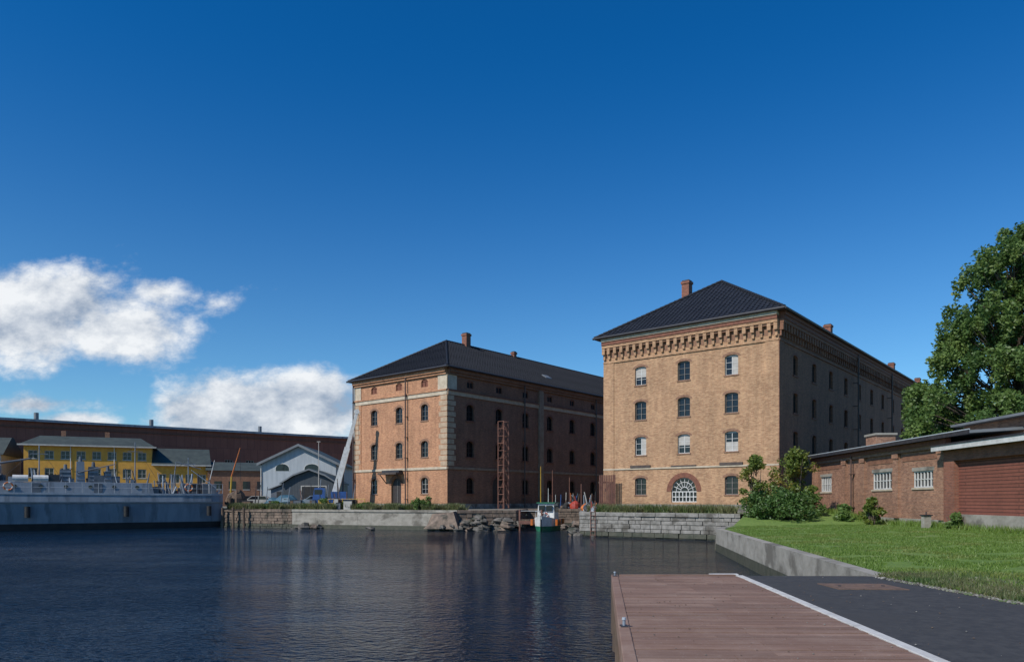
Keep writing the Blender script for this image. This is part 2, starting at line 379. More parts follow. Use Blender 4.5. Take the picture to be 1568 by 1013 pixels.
for u in (19.7,33,46.5,60,75): pipe(tr,PS,u,GZ,16.6,-.45)
chimney(tr,8.7,11.7,18.4,23.3,.72,.72,'brickRed')
for x,zz in ((38,24.0),(70,24.0),(89,24.1)): chimney(tr,x,L/2,21,zz,.8,.8,'brickRed')
tr.obj('trim',WR)
hiproof(WR,L,S,16.9,22.1,.6,7.2)
# ------------------------------------------------------------------ left warehouse
WL=E('brick_warehouse',(-6.57,74,0),RZ)
L,S=14.95,64
mb=MB(); wn=MB(); tr=MB()
rows=[(11.95,1.7),(8.13,1.7),(4.3,1.7)]
ops=[]
for ri,(z,h) in enumerate(rows):
    for ci,u in enumerate((3.36,7.35,11.5)):
        if ri==2 and ci==1: continue
        o=dict(u0=u-.55,u1=u+.55,v0=z-h/2,v1=z+h/2,rise=.35); ops.append(o)
        window(wn,PF,o,'greyframe' if ri<2 else 'blind',.24,2,3,fw=.05,bars=.03); arch(tr,PF,o,.24,.012,'lintel',10)
        tr.fbox(PF,u-.62,u+.62,z-h/2-.12,z-h/2,-.06,.1,'lintel')
for u in (3.36,7.35,11.5):
    o=dict(u0=u-.5,u1=u+.5,v0=14.6,v1=15.4,rise=.2); ops.append(o); window(wn,PF,o,'trimred',.15,2,1,glass='trimred')
door=dict(u0=7.0,u1=8.6,v0=GZ,v1=5.2,rise=.8); ops.append(door); arch(tr,PF,door,.35,.03,'brickD',12)
wn.fbox(PF,door['u0'],door['u1'],GZ,5.2,.22,.3,'shutter'); wn.fbox(PF,7.77,7.83,GZ,4.9,.18,.23,'greyframe')
wall(mb,PF,0,L,GZ-.6,16.3,ops,'brickL',.26)
sops=[]
for k in range(13):
    u=3.4+4.65*k
    for ri,(z,h) in enumerate(rows):
        if ri==2 and k in (1,):
            o=dict(u0=u-1.1,u1=u+1.1,v0=GZ,v1=5.4,rise=1.0); sops.append(o); wn.fbox(PS,u-1.1,u+1.1,GZ,5.4,.25,.3,'shutter'); arch(tr,PS,o,.35,.02,'trimred',12); continue
        o=dict(u0=u-.58,u1=u+.58,v0=z-h/2,v1=z+h/2,rise=.4); sops.append(o)
        window(wn,PS,o,'shutter',.26,2,3,glass='glassD'); arch(tr,PS,o,.22,.012,'trimred',8)
        tr.fbox(PS,u-.72,u+.72,z-h/2-.13,z-h/2,-.08,.1,'trimred')
    o=dict(u0=u-.5,u1=u+.5,v0=14.5,v1=15.3,rise=.2); sops.append(o); window(wn,PS,o,'trimred',.15,2,1,glass='glassD')
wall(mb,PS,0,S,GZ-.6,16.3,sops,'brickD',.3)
mb.poly([(S,0,1),(S,L,1),(S,L,16.3),(S,0,16.3)],'brickD'); mb.poly([(0,L,1),(S,L,1),(S,L,16.3),(0,L,16.3)],'brickL')
mb.obj('walls',WL); wn.obj('windows',WL)
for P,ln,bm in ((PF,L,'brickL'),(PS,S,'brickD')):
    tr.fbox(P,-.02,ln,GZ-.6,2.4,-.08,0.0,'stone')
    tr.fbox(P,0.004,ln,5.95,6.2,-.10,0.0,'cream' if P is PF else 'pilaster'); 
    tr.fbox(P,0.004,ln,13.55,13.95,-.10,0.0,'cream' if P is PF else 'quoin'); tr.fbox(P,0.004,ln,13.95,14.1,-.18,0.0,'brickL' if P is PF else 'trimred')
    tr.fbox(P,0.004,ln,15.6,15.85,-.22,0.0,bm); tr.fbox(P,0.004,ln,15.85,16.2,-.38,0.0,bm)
    if P is PS: tr.fbox(P,0.004,1.3,6.2,13.55,-.06,0.0,'brickD')
    else: tr.fbox(P,0.004,1.1,6.2,13.55,-.06,0.0,'brickL')
    z=6.3; i=0
    while z<13.4:
        w=1.15 if i%2 else .9
        tr.fbox(P,-.085,w,z,z+.46,-.085,0.0,'quoin'); z+=.56; i+=1
    tr.fbox(P,-.09,1.3,14.1,15.6,-.09,0.0,'cream')
    if P is PF:
        tr.fbox(P,L-1.2,L,6.2,13.55,-.06,0.0,'brickL'); tr.fbox(P,L-1.2,L,14.1,15.6,-.08,0.0,'cream')
        z=6.3;i=0
        while z<13.4:
            w=1.1 if i%2 else .85; tr.fbox(P,L-w,L+.0,z,z+.46,-.085,0.0,'quoin'); z+=.56; i+=1
tr.fbox(PS,15.1,15.9,2.4,15.6,-.2,0.0,'pilaster')
tr.fbox(PS,38.0,39.0,2.4,15.6,-.2,0.0,'brickD')
for u in (12.2,27,42): pipe(tr,PS,u,GZ,16.0,-.3)
pipe(tr,PF,6.0,GZ,16.0,-.3); pipe(tr,PF,L-.1,GZ,16,-.3,'pipe')
tr.fbox(PF,6.6,9.6,5.55,5.75,-1.1,-.11,'strip'); tr.fbox(PF,6.7,9.5,5.75,6.0,-.6,-.11,'gutter')
for u in (6.8,9.4): tr.cyl(PF(u,4.6,-.02),PF(u,5.55,-.95),.05,.05,6,'gutter')
chimney(tr,10.7,L/2,20.5,22.7,.75,.75,'brickRed'); chimney(tr,19.6,L/2,20.8,21.9,.5,.5,'brickRed')
for x in (19,36):
    tr.hexa([(x,1.8,17.75),(x+1.2,1.8,17.75),(x+1.2,2.5,18.2),(x,2.5,18.2),(x,1.8,17.92),(x+1.2,1.8,17.92),(x+1.2,2.5,18.36),(x,2.5,18.36)],'sheet')
for z in (6.3,10.0): tr.fbox(PS,30.5,33.5,z,z+.1,-1.2,-.1,'gutter'); tr.fbox(PS,30.5,33.5,z+.95,z+1.0,-1.2,-1.15,'gutter')
tr.obj('trim',WL)
hiproof(WL,L,S,16.35,21.2,.55,7.3)
def lattice(name,x,y,z0,z1,w,n,m='redp',rz=RZ):
    e=E(name,(x,y,0),rz); mb=MB(); h=(z1-z0)/n
    c=[(-w/2,-w/2),(w/2,-w/2),(w/2,w/2),(-w/2,w/2)]
    for a in c: mb.cyl((a[0],a[1],z0),(a[0],a[1],z1),.06,.06,6,m)
    for i in range(n+1):
        z=z0+h*i
        for a,b_ in zip(c,c[1:]+c[:1]):
            mb.cyl((a[0],a[1],z),(b_[0],b_[1],z),.035,.035,5,m)
            if i<n and i%2==0: mb.cyl((a[0],a[1],z),(b_[0],b_[1],z+h*2),.022,.022,5,m)
    mb.obj('lattice',e)
lattice('ladder_tower',-.9,77.2,GZ,11.1,.8,12,'rustred')
# ------------------------------------------------------------------ ground, quays, water
mb=MB()
gp=[(-900,40),(-80,58),(-48,78),(-33,86),(-31.5,76.6),(-29.2,75.5),(-5,66.6),(.4,68),(1.6,77.5),(7.6,77.5),(5.3,57.2),(15.6,49.7),(26,50.5),(900,50.5),(2500,1800),(-2500,1800)]
mb.poly([(x,y,GZ) for x,y in gp],'gravel'); mb.obj('ground')
mb=MB(); mb.poly([(-1500,-300,0),(900,-300,0),(900,120,0),(-1500,120,0)],'water'); mb.obj('water')
def quayseg(e,p0,p1,z0,z1,mode,m,bl=.85,bh=.32,seed=0):
    d=Vector((p1[0]-p0[0],p1[1]-p0[1])); ln=d.length; rz=math.atan2(d.y,d.x); rr=random.Random(seed)
    mb=MB()
    if mode=='stone':
        z=z1-.28
        mb.box(0,ln,.12,.9,z0,z1-.03,'rock')
        x=0
        while x<ln-.05:
            w=min(rr.uniform(1.0,1.8),ln-x); mb.box(x+.012,x+w-.012,-.06+rr.uniform(-.02,.02),.55,z,z1+rr.uniform(0,.02),m); x+=w
        while z>z0:
            h=bh*rr.uniform(.85,1.15); x=-rr.uniform(0,.5)
            while x<ln-.05:
                w=bl*rr.uniform(.6,1.5); a=max(x,0); b_=min(x+w,ln)
                if b_-a>.06: mb.box(a+.015,b_-.015,rr.uniform(-.03,.06),.4,z-h+.015,z-.012,m if z-h>.28 else 'concDark')
                x+=w
            z-=h
        mb.obj('stone_courses',e,(p0[0],p0[1],0),rz,bev=.025)
    else:
        n=max(2,int(ln/1.5))
        for i in range(n):
            a=ln*i/n; b_=ln*(i+1)/n
            mb.box(a+.006,b_-.006,rr.uniform(0,.015),.5,.38,z1-.2,m)
        mb.box(0,ln,-.08,.6,z1-.2,z1+.012,m); mb.box(0,ln,.01,.5,z0,.38,'concDark')
        mb.obj('concrete_face',e,(p0[0],p0[1],0),rz)
q=E('stone_quay_wall')
quayseg(q,(5.3,57.2),(15.6,49.7),-.8,GZ,'stone','stone',seed=1)
quayseg(q,(7.6,77.5),(5.3,57.2),-.8,GZ,'stone','stone',seed=2)
quayseg(q,(15.6,49.7),(11.2,40.2),-.8,1.22,'stone','stone',seed=8)
q=E('harbour_quay_wall')
quayseg(q,(-31.5,76.6),(-22,72.85),-.8,GZ,'stone','stoneB',bl=.6,bh=.3,seed=3)
quayseg(q,(-22,72.85),(-5,66.6),-.8,GZ,'conc','concrete',seed=4)
quayseg(q,(-5,66.6),(.4,68),-.8,GZ,'stone','stoneB',bl=.9,bh=.4,seed=5)
quayseg(q,(.4,68),(1.6,77.5),-.8,GZ,'stone','stoneB',seed=6)
quayseg(q,(1.6,77.5),(7.6,77.5),-.8,GZ,'stone','stoneB',seed=7)
quayseg(q,(-48,78),(-33,86),-.8,GZ,'conc','concrete',seed=9)
quayseg(q,(-33,86),(-31.5,76.6),-.8,GZ,'stone','stoneB',seed=10)
quayseg(q,(-80,58),(-48,78),-.8,GZ,'conc','concrete',seed=12)
def px(p,Y): return (p-784)/1115*Y
mb=MB(); k=0
for (p,Y,s,n,zm) in ((690,66.0,.9,10,.9),(722,66.4,1.0,16,1.2),(755,66.9,1.0,16,.9),(785,67.6,.8,9,.6),(884,59.5,.8,10,1.0),(897,57.3,.7,8,.7),(560,67.6,.7,1,.2),(482,71,1.0,3,.2),(452,72,.6,2,.2)):
    for i in range(n):
        r=s*R.uniform(.3,.75); k+=1
        mb.blob((px(p,Y)+R.uniform(-1.4,1.4)*s,Y+R.uniform(-.7,.6),R.uniform(-.15,zm)),(r,r*.8,r*.55),'rock' if k%4 else 'stoneB',.38,k,9,6,1.8)
mb.hexa([(-8.0,65.6,.2),(-4.8,65.1,.2),(-4.6,67,.2),(-8,67.6,.2),(-6.9,66.1,1.3),(-5.3,65.6,1.75),(-5.0,67,1.8),(-7.4,67.4,1.5)],'stoneB')
mb.obj('boulders')
mb=MB()
for i in range(4):
    x=-31.3+i*1.3; y=76.2-i*.52
    mb.cyl((x,y-.15,-.8),(x,y-.25,GZ+R.uniform(-.3,.2)),.14,.13,8,'wood')
mb.box(-31.6,-31.3,75.4,76.4,1.2,1.5,'wood')
mb.obj('timber_mooring_piles')
# ------------------------------------------------------------------ near dock / asphalt / lawn
def Lx(Y): return 1.12+(Y-7.2)*.122
def Rx(Y): return 4.17+(Y-7.2)*.069
dk=E('wooden_dock')
mb=MB(); y=-8.0
while y<15.35:
    w=.145; x0=Lx(y)+.125; x1=Rx(y); yy=min(y+w-.011,15.4); j=R.uniform(-.004,.004)
    sk=.10
    xm=x0+(x1-x0)*R.choice([.35,.5,.65])
    for a,b_ in ((x0,xm-.003),(xm+.003,x1)):
        mb.hexa([(a,y-sk*(a-2)*.3,1.15),(b_,y-sk*(b_-2)*.3,1.15),(b_,yy-sk*(b_-2)*.3,1.15),(a,yy-sk*(a-2)*.3,1.15),
             (a,y-sk*(a-2)*.3,1.2+j),(b_,y-sk*(b_-2)*.3,1.2+j),(b_,yy-sk*(b_-2)*.3,1.2+j),(a,yy-sk*(a-2)*.3,1.2+j)],'deck')
    y+=w
mb.obj('planks',dk)
mb=MB()
mb.hexa([(Lx(-8)-.02,-8,.95),(Lx(-8)+.12,-8,.95),(Lx(15.5)+.12,15.5,.95),(Lx(15.5)-.02,15.5,.95),(Lx(-8)-.02,-8,1.215),(Lx(-8)+.12,-8,1.215),(Lx(15.5)+.12,15.5,1.215),(Lx(15.5)-.02,15.5,1.215)],'deck')
mb.hexa([(Lx(-8)+.16,-8,.3),(Rx(-8),-8,.3),(Rx(15.3),15.3,.3),(Lx(15.3)+.16,15.3,.3),(Lx(-8)+.16,-8,1.13),(Rx(-8),-8,1.13),(Rx(15.3),15.3,1.13),(Lx(15.3)+.16,15.3,1.13)],'wood')
mb.box(Lx(15.4)+.16,Rx(15.4),15.41,15.52,.9,1.22,'deck')
for y in (1,3.5,6,8.5,11,13.5,15.3): mb.cyl((Lx(y)+.1,y,-1),(Lx(y)+.1,y,.95),.13,.13,10,'wood')
mb.obj('edge_beams',dk,bev=.01)
for y,hh,w in ((9.15,.10,.024),(15.2,.08,.022)):
    mb=MB(); x=Lx(y)+.05
    mb.box(x-.045,x+.045,y-.07,y+.07,1.216,1.228,'gutter'); mb.cyl((x,y,1.228),(x,y,1.228+hh*.7),w*.8,w*.8,10,'shipL'); mb.cyl((x,y,1.228+hh*.7),(x,y,1.228+hh),w*1.2,w,10,'shipW')
    mb.obj('mooring_bollard')
mb=MB()
ys=[-8,0,4,7.2,10,12,14,15.42]
for a,b_ in zip(ys,ys[1:]):
    mb.hexa([(Rx(a)+.01,a,.9),(Rx(a)+.15,a,.9),(Rx(b_)+.15,b_-.008,.9),(Rx(b_)+.01,b_-.008,.9),(Rx(a)+.01,a,1.212),(Rx(a)+.15,a,1.212),(Rx(b_)+.15,b_-.008,1.212),(Rx(b_)+.01,b_-.008,1.212)],'kerb')
mb.box(Rx(15.4)-.5,Rx(15.4)+.1,15.53,15.68,.5,1.222,'kerb')
mb.obj('concrete_kerb',bev=.008)
mb=MB()
pa=[(Rx(-8)+.15,-8),(8.6,-8),(8.4,5),(7.9,11),(7.6,15.3),(Rx(15.4)+.15,15.41)]
mb.poly([(x,y,1.2) for x,y in pa],'asphalt'); mb.obj('asphalt_road')
mb=MB(); mb.poly([(Rx(15.4)+.1,15.41,-1),(7.6,15.41,-1),(7.6,15.41,1.198),(Rx(15.4)+.1,15.41,1.198)],'concrete'); mb.obj('road_end_wall')
mb=MB(); x,y=6.45,13.45
mb.hexa([(x-.6,y-.42,1.19),(x+.62,y-.5,1.19),(x+.6,y+.4,1.19),(x-.62,y+.45,1.19),(x-.6,y-.42,1.212),(x+.62,y-.5,1.212),(x+.6,y+.4,1.212),(x-.62,y+.45,1.212)],'rust')
mb.cyl((x-.4,y,1.212),(x-.4,y,1.225),.03,.03,8,'gutter'); mb.cyl((x+.4,y,1.212),(x+.4,y,1.225),.03,.03,8,'gutter')
mb.obj('manhole_cover')
mb=MB()
for i in range(230):
    Y=R.uniform(5.5,15.2); x=Lx(Y)+.2+R.random()**1.2*(7.5-Lx(Y)); s=R.uniform(.003,.011)
    mb.blob((x,Y,1.206+s*.5),(s*1.4,s,s*.6),R.choice(['stone','wood','wood','rock','stone','rust']),.3,i,5,4)
mb.obj('scattered_pebbles')
def Wx(Y): return 7.56+(Y-15.3)*.1474
rw=E('retaining_wall'); mb=MB(); n=14
for i in range(n):
    a=15.2+(40-15.2)*i/n; b_=15.2+(40-15.2)*(i+1)/n
    for (o0,o1,z0,z1,mm) in ((0,.34,.42,1.235,'concrete'),(.005,.33,-1,.42,'concDark')):
        mb.hexa([(Wx(a)+o0,a+.004,z0),(Wx(a)+o1,a+.004,z0),(Wx(b_)+o1,b_-.004,z0),(Wx(b_)+o0,b_-.004,z0),(Wx(a)+o0,a+.004,z1),(Wx(a)+o1,a+.004,z1),(Wx(b_)+o1,b_-.004,z1),(Wx(b_)+o0,b_-.004,z1)],mm)
mb.obj('wall_panels',rw)
def ledge(Y):
    if Y<15.3:
        return 8.6 if Y<5 else (8.4+(Y-5)/6*(-.5) if Y<11 else 7.9-(Y-11)/4.3*.3)
    if Y<=40: return Wx(Y)+.33
    return 11.5+(Y-40)*.46
def lz(x,Y):
    k=min(1,max(0,(x-ledge(Y))/11)); z=1.2+.16*k*k*(3-2*k)
    if x>30: z+=.2*min(1,(x-30)/20)
    if Y>44: z+=(GZ+.02-z)*min(1,(Y-44)/6)
    z+=.03*noise.noise(Vector((x*.4,Y*.4,0)))*min(1,max(0,(x-ledge(Y))))
    return z
mb=MB(); 
us=[0,.15,.4,.8,1.3,2,3,4,5,6,7,8,9,10,11,12,14,18,30,80,400]; yss=[-60,-20,-8,0,5,8]+[9+i*1.0 for i in range(42)]+[50.6]
idx={}
for j,Y in enumerate(yss):
    for i,u in enumerate(us):
        x=ledge(Y)+u; idx[i,j]=len(mb.v); mb.v.append((x,Y,lz(x,Y)+.004))
for j in range(len(yss)-1):
    for i in range(len(us)-1):
        mb.f.append([idx[i,j],idx[i+1,j],idx[i+1,j+1],idx[i,j+1]]); mb.mi.append(mb.mid('lawn'))
mb.obj('lawn',smooth=True)
def blades(name,n,fn,mat,h0,h1,w0=.012,parent=None):
    mb=MB(); k=mb.mid(mat)
    for i in range(n):
        x,y,z=fn(); h=R.uniform(h0,h1); a=R.uniform(0,6.28); w=w0*R.uniform(.7,1.4); lx=R.gauss(0,.35)*h; ly=R.gauss(0,.35)*h
        j=len(mb.v); mb.v+=[(x-math.cos(a)*w,y-math.sin(a)*w,z),(x+math.cos(a)*w,y+math.sin(a)*w,z),(x+lx,y+ly,z+h)]; mb.f.append([j,j+1,j+2]); mb.mi.append(k)
    return mb.obj(name,parent)
def gfn():
    while True:
        Y=10+ (R.random()**1.5)*34; x=ledge(Y)+R.uniform(0.02,12)
        if x/Y<.74 and noise.noise(Vector((x*.9,Y*.9,5)))>-.22: return x,Y,lz(x,Y)
blades('grass',75000,gfn,'blade',.03,.085,.014)
def rfn():
    Y=R.uniform(10.5,15.6); x=ledge(Y)+abs(R.gauss(0,.9))
    return x,Y,lz(x,Y)
blades('rough_weeds',8000,rfn,'weed',.04,.13,.012)
mb=MB()
for i in range(2200):
    Y=R.uniform(10.5,15.0); x=ledge(Y)+abs(R.gauss(0,.65))-.15; s=R.uniform(.008,.032)
    mb.blob((x,Y,max(1.2,lz(x,Y))+s*.3),(s,s,s*.7),R.choice(['stone','rock','gravel']),.3,i,6,4)
mb.obj('gravel_stones')
# ------------------------------------------------------------------ low brick building right
LB=E('low_brick_building',(22.1,31.5,0),-math.atan(.046))
mb=MB(); wn=MB(); tr=MB()
ops=[]
for u,w,z0,z1 in ((8.35,2.1,3.48,4.4),(13.2,2.5,3.45,4.5),(22.1,2.0,3.4,4.5)):
    o=dict(u0=u-w/2,u1=u+w/2,v0=z0,v1=z1); ops.append(o)
    window(wn,PF,o,'white',.12,6,2,fw=.07,bars=.045); tr.fbox(PF,u-w/2-.12,u+w/2+.12,z1,z1+.2,-.015,.05,'concrete'); tr.fbox(PF,u-w/2-.1,u+w/2+.1,z0-.1,z0,-.06,.08,'cream')
wall(mb,PF,5.6,24.6,1.0,5.95,ops,'brickLow')
mb.poly([(0,24.6,1),(12,24.6,1),(12,24.6,5.95),(0,24.6,5.95)],'brickLow'); mb.poly([(12,-14,1),(12,24.6,1),(12,24.6,5.95),(12,-14,5.95)],'brickLow')
mb.obj('walls',LB); wn.obj('windows',LB)
tr.fbox(PF,5.6,24.6,1.0,1.75,-.04,0.0,'concrete')
for u in (6.3,11.2,15.7,18.6,24.2):
    tr.fbox(PF,u-.3,u+.3,1.75,5.5,-.16,0.0,'brickLow')
    tr.fbox(PF,u-.36,u+.36,5.2,5.5,-.20,-.161,'brickLow')
tr.fbox(PF,5.6,24.6,5.5,5.7,-.16,0.0,'brickLow'); tr.fbox(PF,5.6,24.6,5.7,5.95,-.26,0.0,'trimred')
for a,b_ in ((6.6,10.9),(11.5,15.4),(18.9,23.9)): tr.fbox(PF,a+.3,b_-.3,5.0,5.35,-.03,0.0,'brickD')
def slab(mb,x0,x1,y0,y1,za,zb,th,m,m2):
    mb.hexa([(x0,y0,za-th),(x1,y0,zb-th),(x1,y1,zb-th),(x0,y1,za-th),(x0,y0,za),(x1,y0,zb),(x1,y1,zb),(x0,y1,za)],m)
    mb.box(x0-.03,x0-.002,y0,y1,za-th-.04,za+.03,m2)
slab(tr,-.55,12.2,3.0,25.0,6.12,6.9,.14,'sheet','gutter')
tr.box(-.6,-.52,3.0,25.0,6.14,6.19,'lightgrey')
tr.box(.5,1.7,15.1,16.6,6.0,6.95,'brickLow'); tr.box(.42,1.78,15.0,16.7,6.95,7.08,'concrete')
tr.box(2.0,11,-6,8.0,6.0,6.75,'brickLow')
tr.hexa([(1.5,-7,6.76),(11,-7,6.76),(11,8.4,6.76),(1.5,8.4,6.76),(1.5,-7,6.88),(6,-7,7.25),(6,8.4,7.25),(1.5,8.4,6.88)],'sheet')
tr.hexa([(6,-7,6.77),(11.4,-7,6.77),(11.4,8.4,6.77),(6,8.4,6.77),(6,-7,7.25),(11.4,-7,6.88),(11.4,8.4,6.88),(6,8.4,7.25)],'sheet')
pipe(tr,PF,17.2,1.3,5.9,-.22,'pipe',.05)
tr.obj('trim',LB)
gb=E('red_brick_garage',(22.1,31.5,0),-math.atan(.046)); mb=MB()
mb.box(-.35,-.003,5.6,5.62,1,5.3,'brickRed')
mb.box(-.35,4,4.7,5.6,1.7,5.3,'brickRed'); mb.box(-.35,4,-14,4.7,4.75,5.3,'brickRed')
for u in (-2.0,-8.5): mb.box(-.35,4,u-.4,u+.4,2.1,4.75,'brickRed')
mb.box(-.10,-.02,-14,4.7,2.1,4.75,'redsheet')
mb.box(-.40,.2,-14,4.7,1.0,2.1,'concrete'); mb.box(-.42,.2,4.7,5.7,1.0,1.7,'concrete')
mb.box(-.75,4.2,-14,5.95,5.3,5.36,'strip'); mb.box(-.80,-.72,-14,5.98,5.28,5.52,'white'); mb.box(-.72,4.2,-14,5.95,5.36,5.55,'sheet')
mb.box(-.84,-.74,-14,6.0,5.525,5.6,'gutter')
mb.obj('walls_and_roof',gb)
mb=MB(); mb.box(20.9,21.25,36.9,37.2,1.3,2.0,'concrete'); mb.box(20.85,21.3,36.85,37.25,2.0,2.06,'gutter'); mb.cyl((21.07,37.05,2.06),(21.07,37.05,2.2),.03,.03,6,'gutter'); mb.obj('utility_box')
# ------------------------------------------------------------------ trees / foliage
def leaves(mb,c,r,n,size,m,k=None):
    kk=mb.mid(m)
    for i in range(n):
        d=Vector((R.gauss(0,1),R.gauss(0,1),R.gauss(0,1))); d.normalize()
        q=R.random()**.5; p=Vector(c)+Vector((d.x*r[0],d.y*r[1],d.z*r[2]))*q
        a=Vector((R.gauss(0,1),R.gauss(0,1),R.gauss(0,.7))).normalized(); b_=a.cross(Vector((R.gauss(0,1),R.gauss(0,1),R.gauss(0,1)))).normalized()
        s=size*R.uniform(.6,1.3); j=len(mb.v)
        mb.v+=[tuple(p-a*s),tuple(p+b_*s*.55),tuple(p+a*s),tuple(p-b_*s*.55)]; mb.f.append([j,j+1,j+2,j+3]); mb.mi.append(kk)
def tree(name,x,y,z0,prof,n_cl,nl,cr,size,mat='leaf',mat2='leafD'):
    e=E(name,(x,y,0)); zt=prof[-1][0]
    tk=MB(); pts=[Vector((0,0,z0))]
    for i in range(1,9): pts.append(Vector((R.uniform(-.25,.25),R.uniform(-.25,.25),z0+(zt-z0-1)*i/8)))
    r0=(zt-z0)*.018
    for i in range(8): tk.cyl(pts[i],pts[i+1],r0*(1-i/8.5),r0*(1-(i+1)/8.5),8,'bark',False)
    lf=MB()
    def rad(z):
        for (a,ra),(b_,rb) in zip(prof,prof[1:]):
            if a<=z<=b_: return ra+(rb-ra)*(z-a)/(b_-a)
        return .3
    H=zt-prof[0][0]; rmax=max(p[1] for p in prof)
    i=0
    while i<n_cl:
        z=prof[0][0]+H*R.random()
        if R.random()>(rad(z)/rmax)*.85+.15: continue
        i+=1
        an=R.uniform(0,6.28); rr=rad(z)*(R.random()**.55)*R.uniform(.82,1.04)
        c=Vector((math.cos(an)*rr,math.sin(an)*rr,z)); s=cr*R.uniform(.45,1.2)*(.6+.4*min(1,rad(z)/4))
        n=int(nl*s*s/(cr*cr)); mm=mat if R.random()<.65 else mat2
        leaves(lf,c,(s*.9,s*.9,s*.75),n,size,mm)
        c2=c+Vector((math.cos(an)*s*.5,math.sin(an)*s*.5,-s*.9)); leaves(lf,c2,(s*.35,s*.35,s*.9),n//3,size,mm)
        b0=pts[max(0,min(7,int((z-1.5-z0)/(zt-z0)*8)))]
        tk.cyl(b0,c,.08,.02,5,'bark',False)
    tk.obj('trunk_and_limbs',e); lf.obj('crown',e)
tree('birch_tree',36.2,52,1.4,[(3.5,6.0),(6,7.6),(8.6,8.0),(12.4,6.6),(16.1,5.2),(19.8,3.8),(21.5,2.0),(22.4,.4)],520,290,.92,.135)
tree('birch_tree',43,50,1.4,[(3.5,5),(8.6,7),(14,6.5),(18,5),(21,3),(22.6,.5)],200,260,1.15,.17)
def sapling(name,x,y,z0,h,r,n,mat,cr=.5):
    e=E(name,(x,y,0)); tk=MB(); lf=MB()
    for s in range(4):
        tx=R.uniform(-.5,.5)*r; ty=R.uniform(-.5,.5)*r; tk.cyl((tx*.3,ty*.3,z0),(tx,ty,z0+h*.85),.05,.015,6,'bark',False)
    for i in range(n):
        t_=R.random(); z=z0+h*(.12+.85*t_); rr=r*math.sin(math.pi*min(.95,.2+.75*t_))*R.uniform(.1,1); an=R.uniform(0,6.28)
        c=(math.cos(an)*rr,math.sin(an)*rr,z); s=cr*R.uniform(.6,1.3)
        leaves(lf,c,(s,s,s*.8),110,.10,mat)
        tk.cyl((0,0,max(z0,z-.6)),c,.025,.008,4,'bark',False)
    tk.obj('stems',e); lf.obj('leaves',e)
sapling('rowan_sapling',px(1158,49),49,1.6,4.2,1.4,40,'leafY',.40)
sapling('rowan_sapling',px(1217,50),50,1.6,4.7,1.7,64,'leafY',.44)
sapling('bush',px(1160,48),48,1.3,1.9,1.6,36,'leafD',.5)
sapling('bush',px(1200,47),47,1.2,2.1,1.9,46,'leafD',.55)
sapling('bush',px(1235,49),49,1.3,2.0,1.4,26,'leaf',.45)
sapling('bush',px(1292,46),46,1.3,1.2,.7,12,'leaf',.3)
sapling('bush',px(1335,42.5),42.5,1.3,1.5,.8,18,'leafY',.3)
sapling('bush',px(1465,35.5),35.5,1.3,.8,.7,12,'leaf',.22)
for p,Y,hh in ((498,76,1.1),(520,73.5,.9),(640,69,1.0),(655,69,1.3),(560,72,.7),(425,77,.8)): sapling('quay_shrub',px(p,Y),Y,GZ,hh,.8,9,'leaf',.28)
def edge_w():
    seg=R.choice([((-31,76.6),(-5,66.9)),((-31,76.6),(-5,66.9)),((-31,76.6),(-5,66.9)),((5.6,57.4),(15.4,50.2))])
    t_=R.random(); c=Vector(seg[0]).lerp(Vector(seg[1]),t_); o=abs(R.gauss(0,.9))+.2
    if noise.noise(Vector((c.x*.5,c.y*.5,3)))<-.1: o+=1.2
    return c.x+.35*o,c.y+o,GZ
blades('quay_weeds',26000,edge_w,'weed',.12,.75,.04)
def lw():
    u=R.uniform(-1,24); x=22.1+.046*u-.25-abs(R.gauss(0,.35)); return x,31.5+u,lz(x,31.5+u)
blades('wall_foot_weeds',6000,lw,'blade',.1,.42,.02)
# ------------------------------------------------------------------ background left
h=Vector((44.5,34)).normalized(); HA=math.atan2(h.y,h.x)
HB=E('brick_factory_hall',(-77.3-h.x*25,110-h.y*25,0),HA); mb=MB(); LN=25+56+6
ops=[]
wn=MB()
for i in range(22):
    u=3+i*3.7
    for z in (5.2,9.2):
        o=dict(u0=u-.7,u1=u+.7,v0=z-.7,v1=z+.8); ops.append(o); window(wn,PS,o,'blind',.15,3,2,bars=.05)
wall(mb,PS,0,LN,1,14.9,ops,'hall'); mb.poly([(LN,0,1),(LN,30,1),(LN,30,14.9),(LN,0,14.9)],'hall')
mb.obj('walls',HB); wn.obj('windows',HB); mb=MB()
mb.hexa([(-.5,-.5,14.9),(LN+.5,-.5,14.9),(LN+.5,31,14.9),(-.5,31,14.9),(-.5,-.5,15.2),(LN+.5,-.5,15.2),(LN+.5,31,16.6),(-.5,31,16.6)],'sheet')
mb.box(-.5,LN+.5,-.6,-.505,14.88,15.25,'shipL')
mb.box(0,LN,-.12,0,13.9,14.2,'trimred')
for x in (30,47,66): mb.cyl((x,6,15.2),(x,6,16.9),.35,.35,10,'sheet')
mb.obj('roof',HB)
yd=Vector((14,6)).normalized(); YB=E('ochre_office_building',(-66.9-yd.x*.2,100,0),math.atan2(6,14)); mb=MB(); wn=MB(); tr=MB(); ops=[]
for i in range(8):
    for z,hh in ((9.1,1.15),(6.6,1.3),(3.6,1.6)):
        u=1.1+i*1.92
        if z==6.6 and i in(3,): continue
        o=dict(u0=u-.55,u1=u+.55,v0=z-hh/2,v1=z+hh/2); ops.append(o); window(wn,PS,o,'blind',.14,2,2,fw=.07)
        tr.fbox(PS,u-.62,u+.62,z-hh/2-.08,z-hh/2,-.05,.05,'blind')
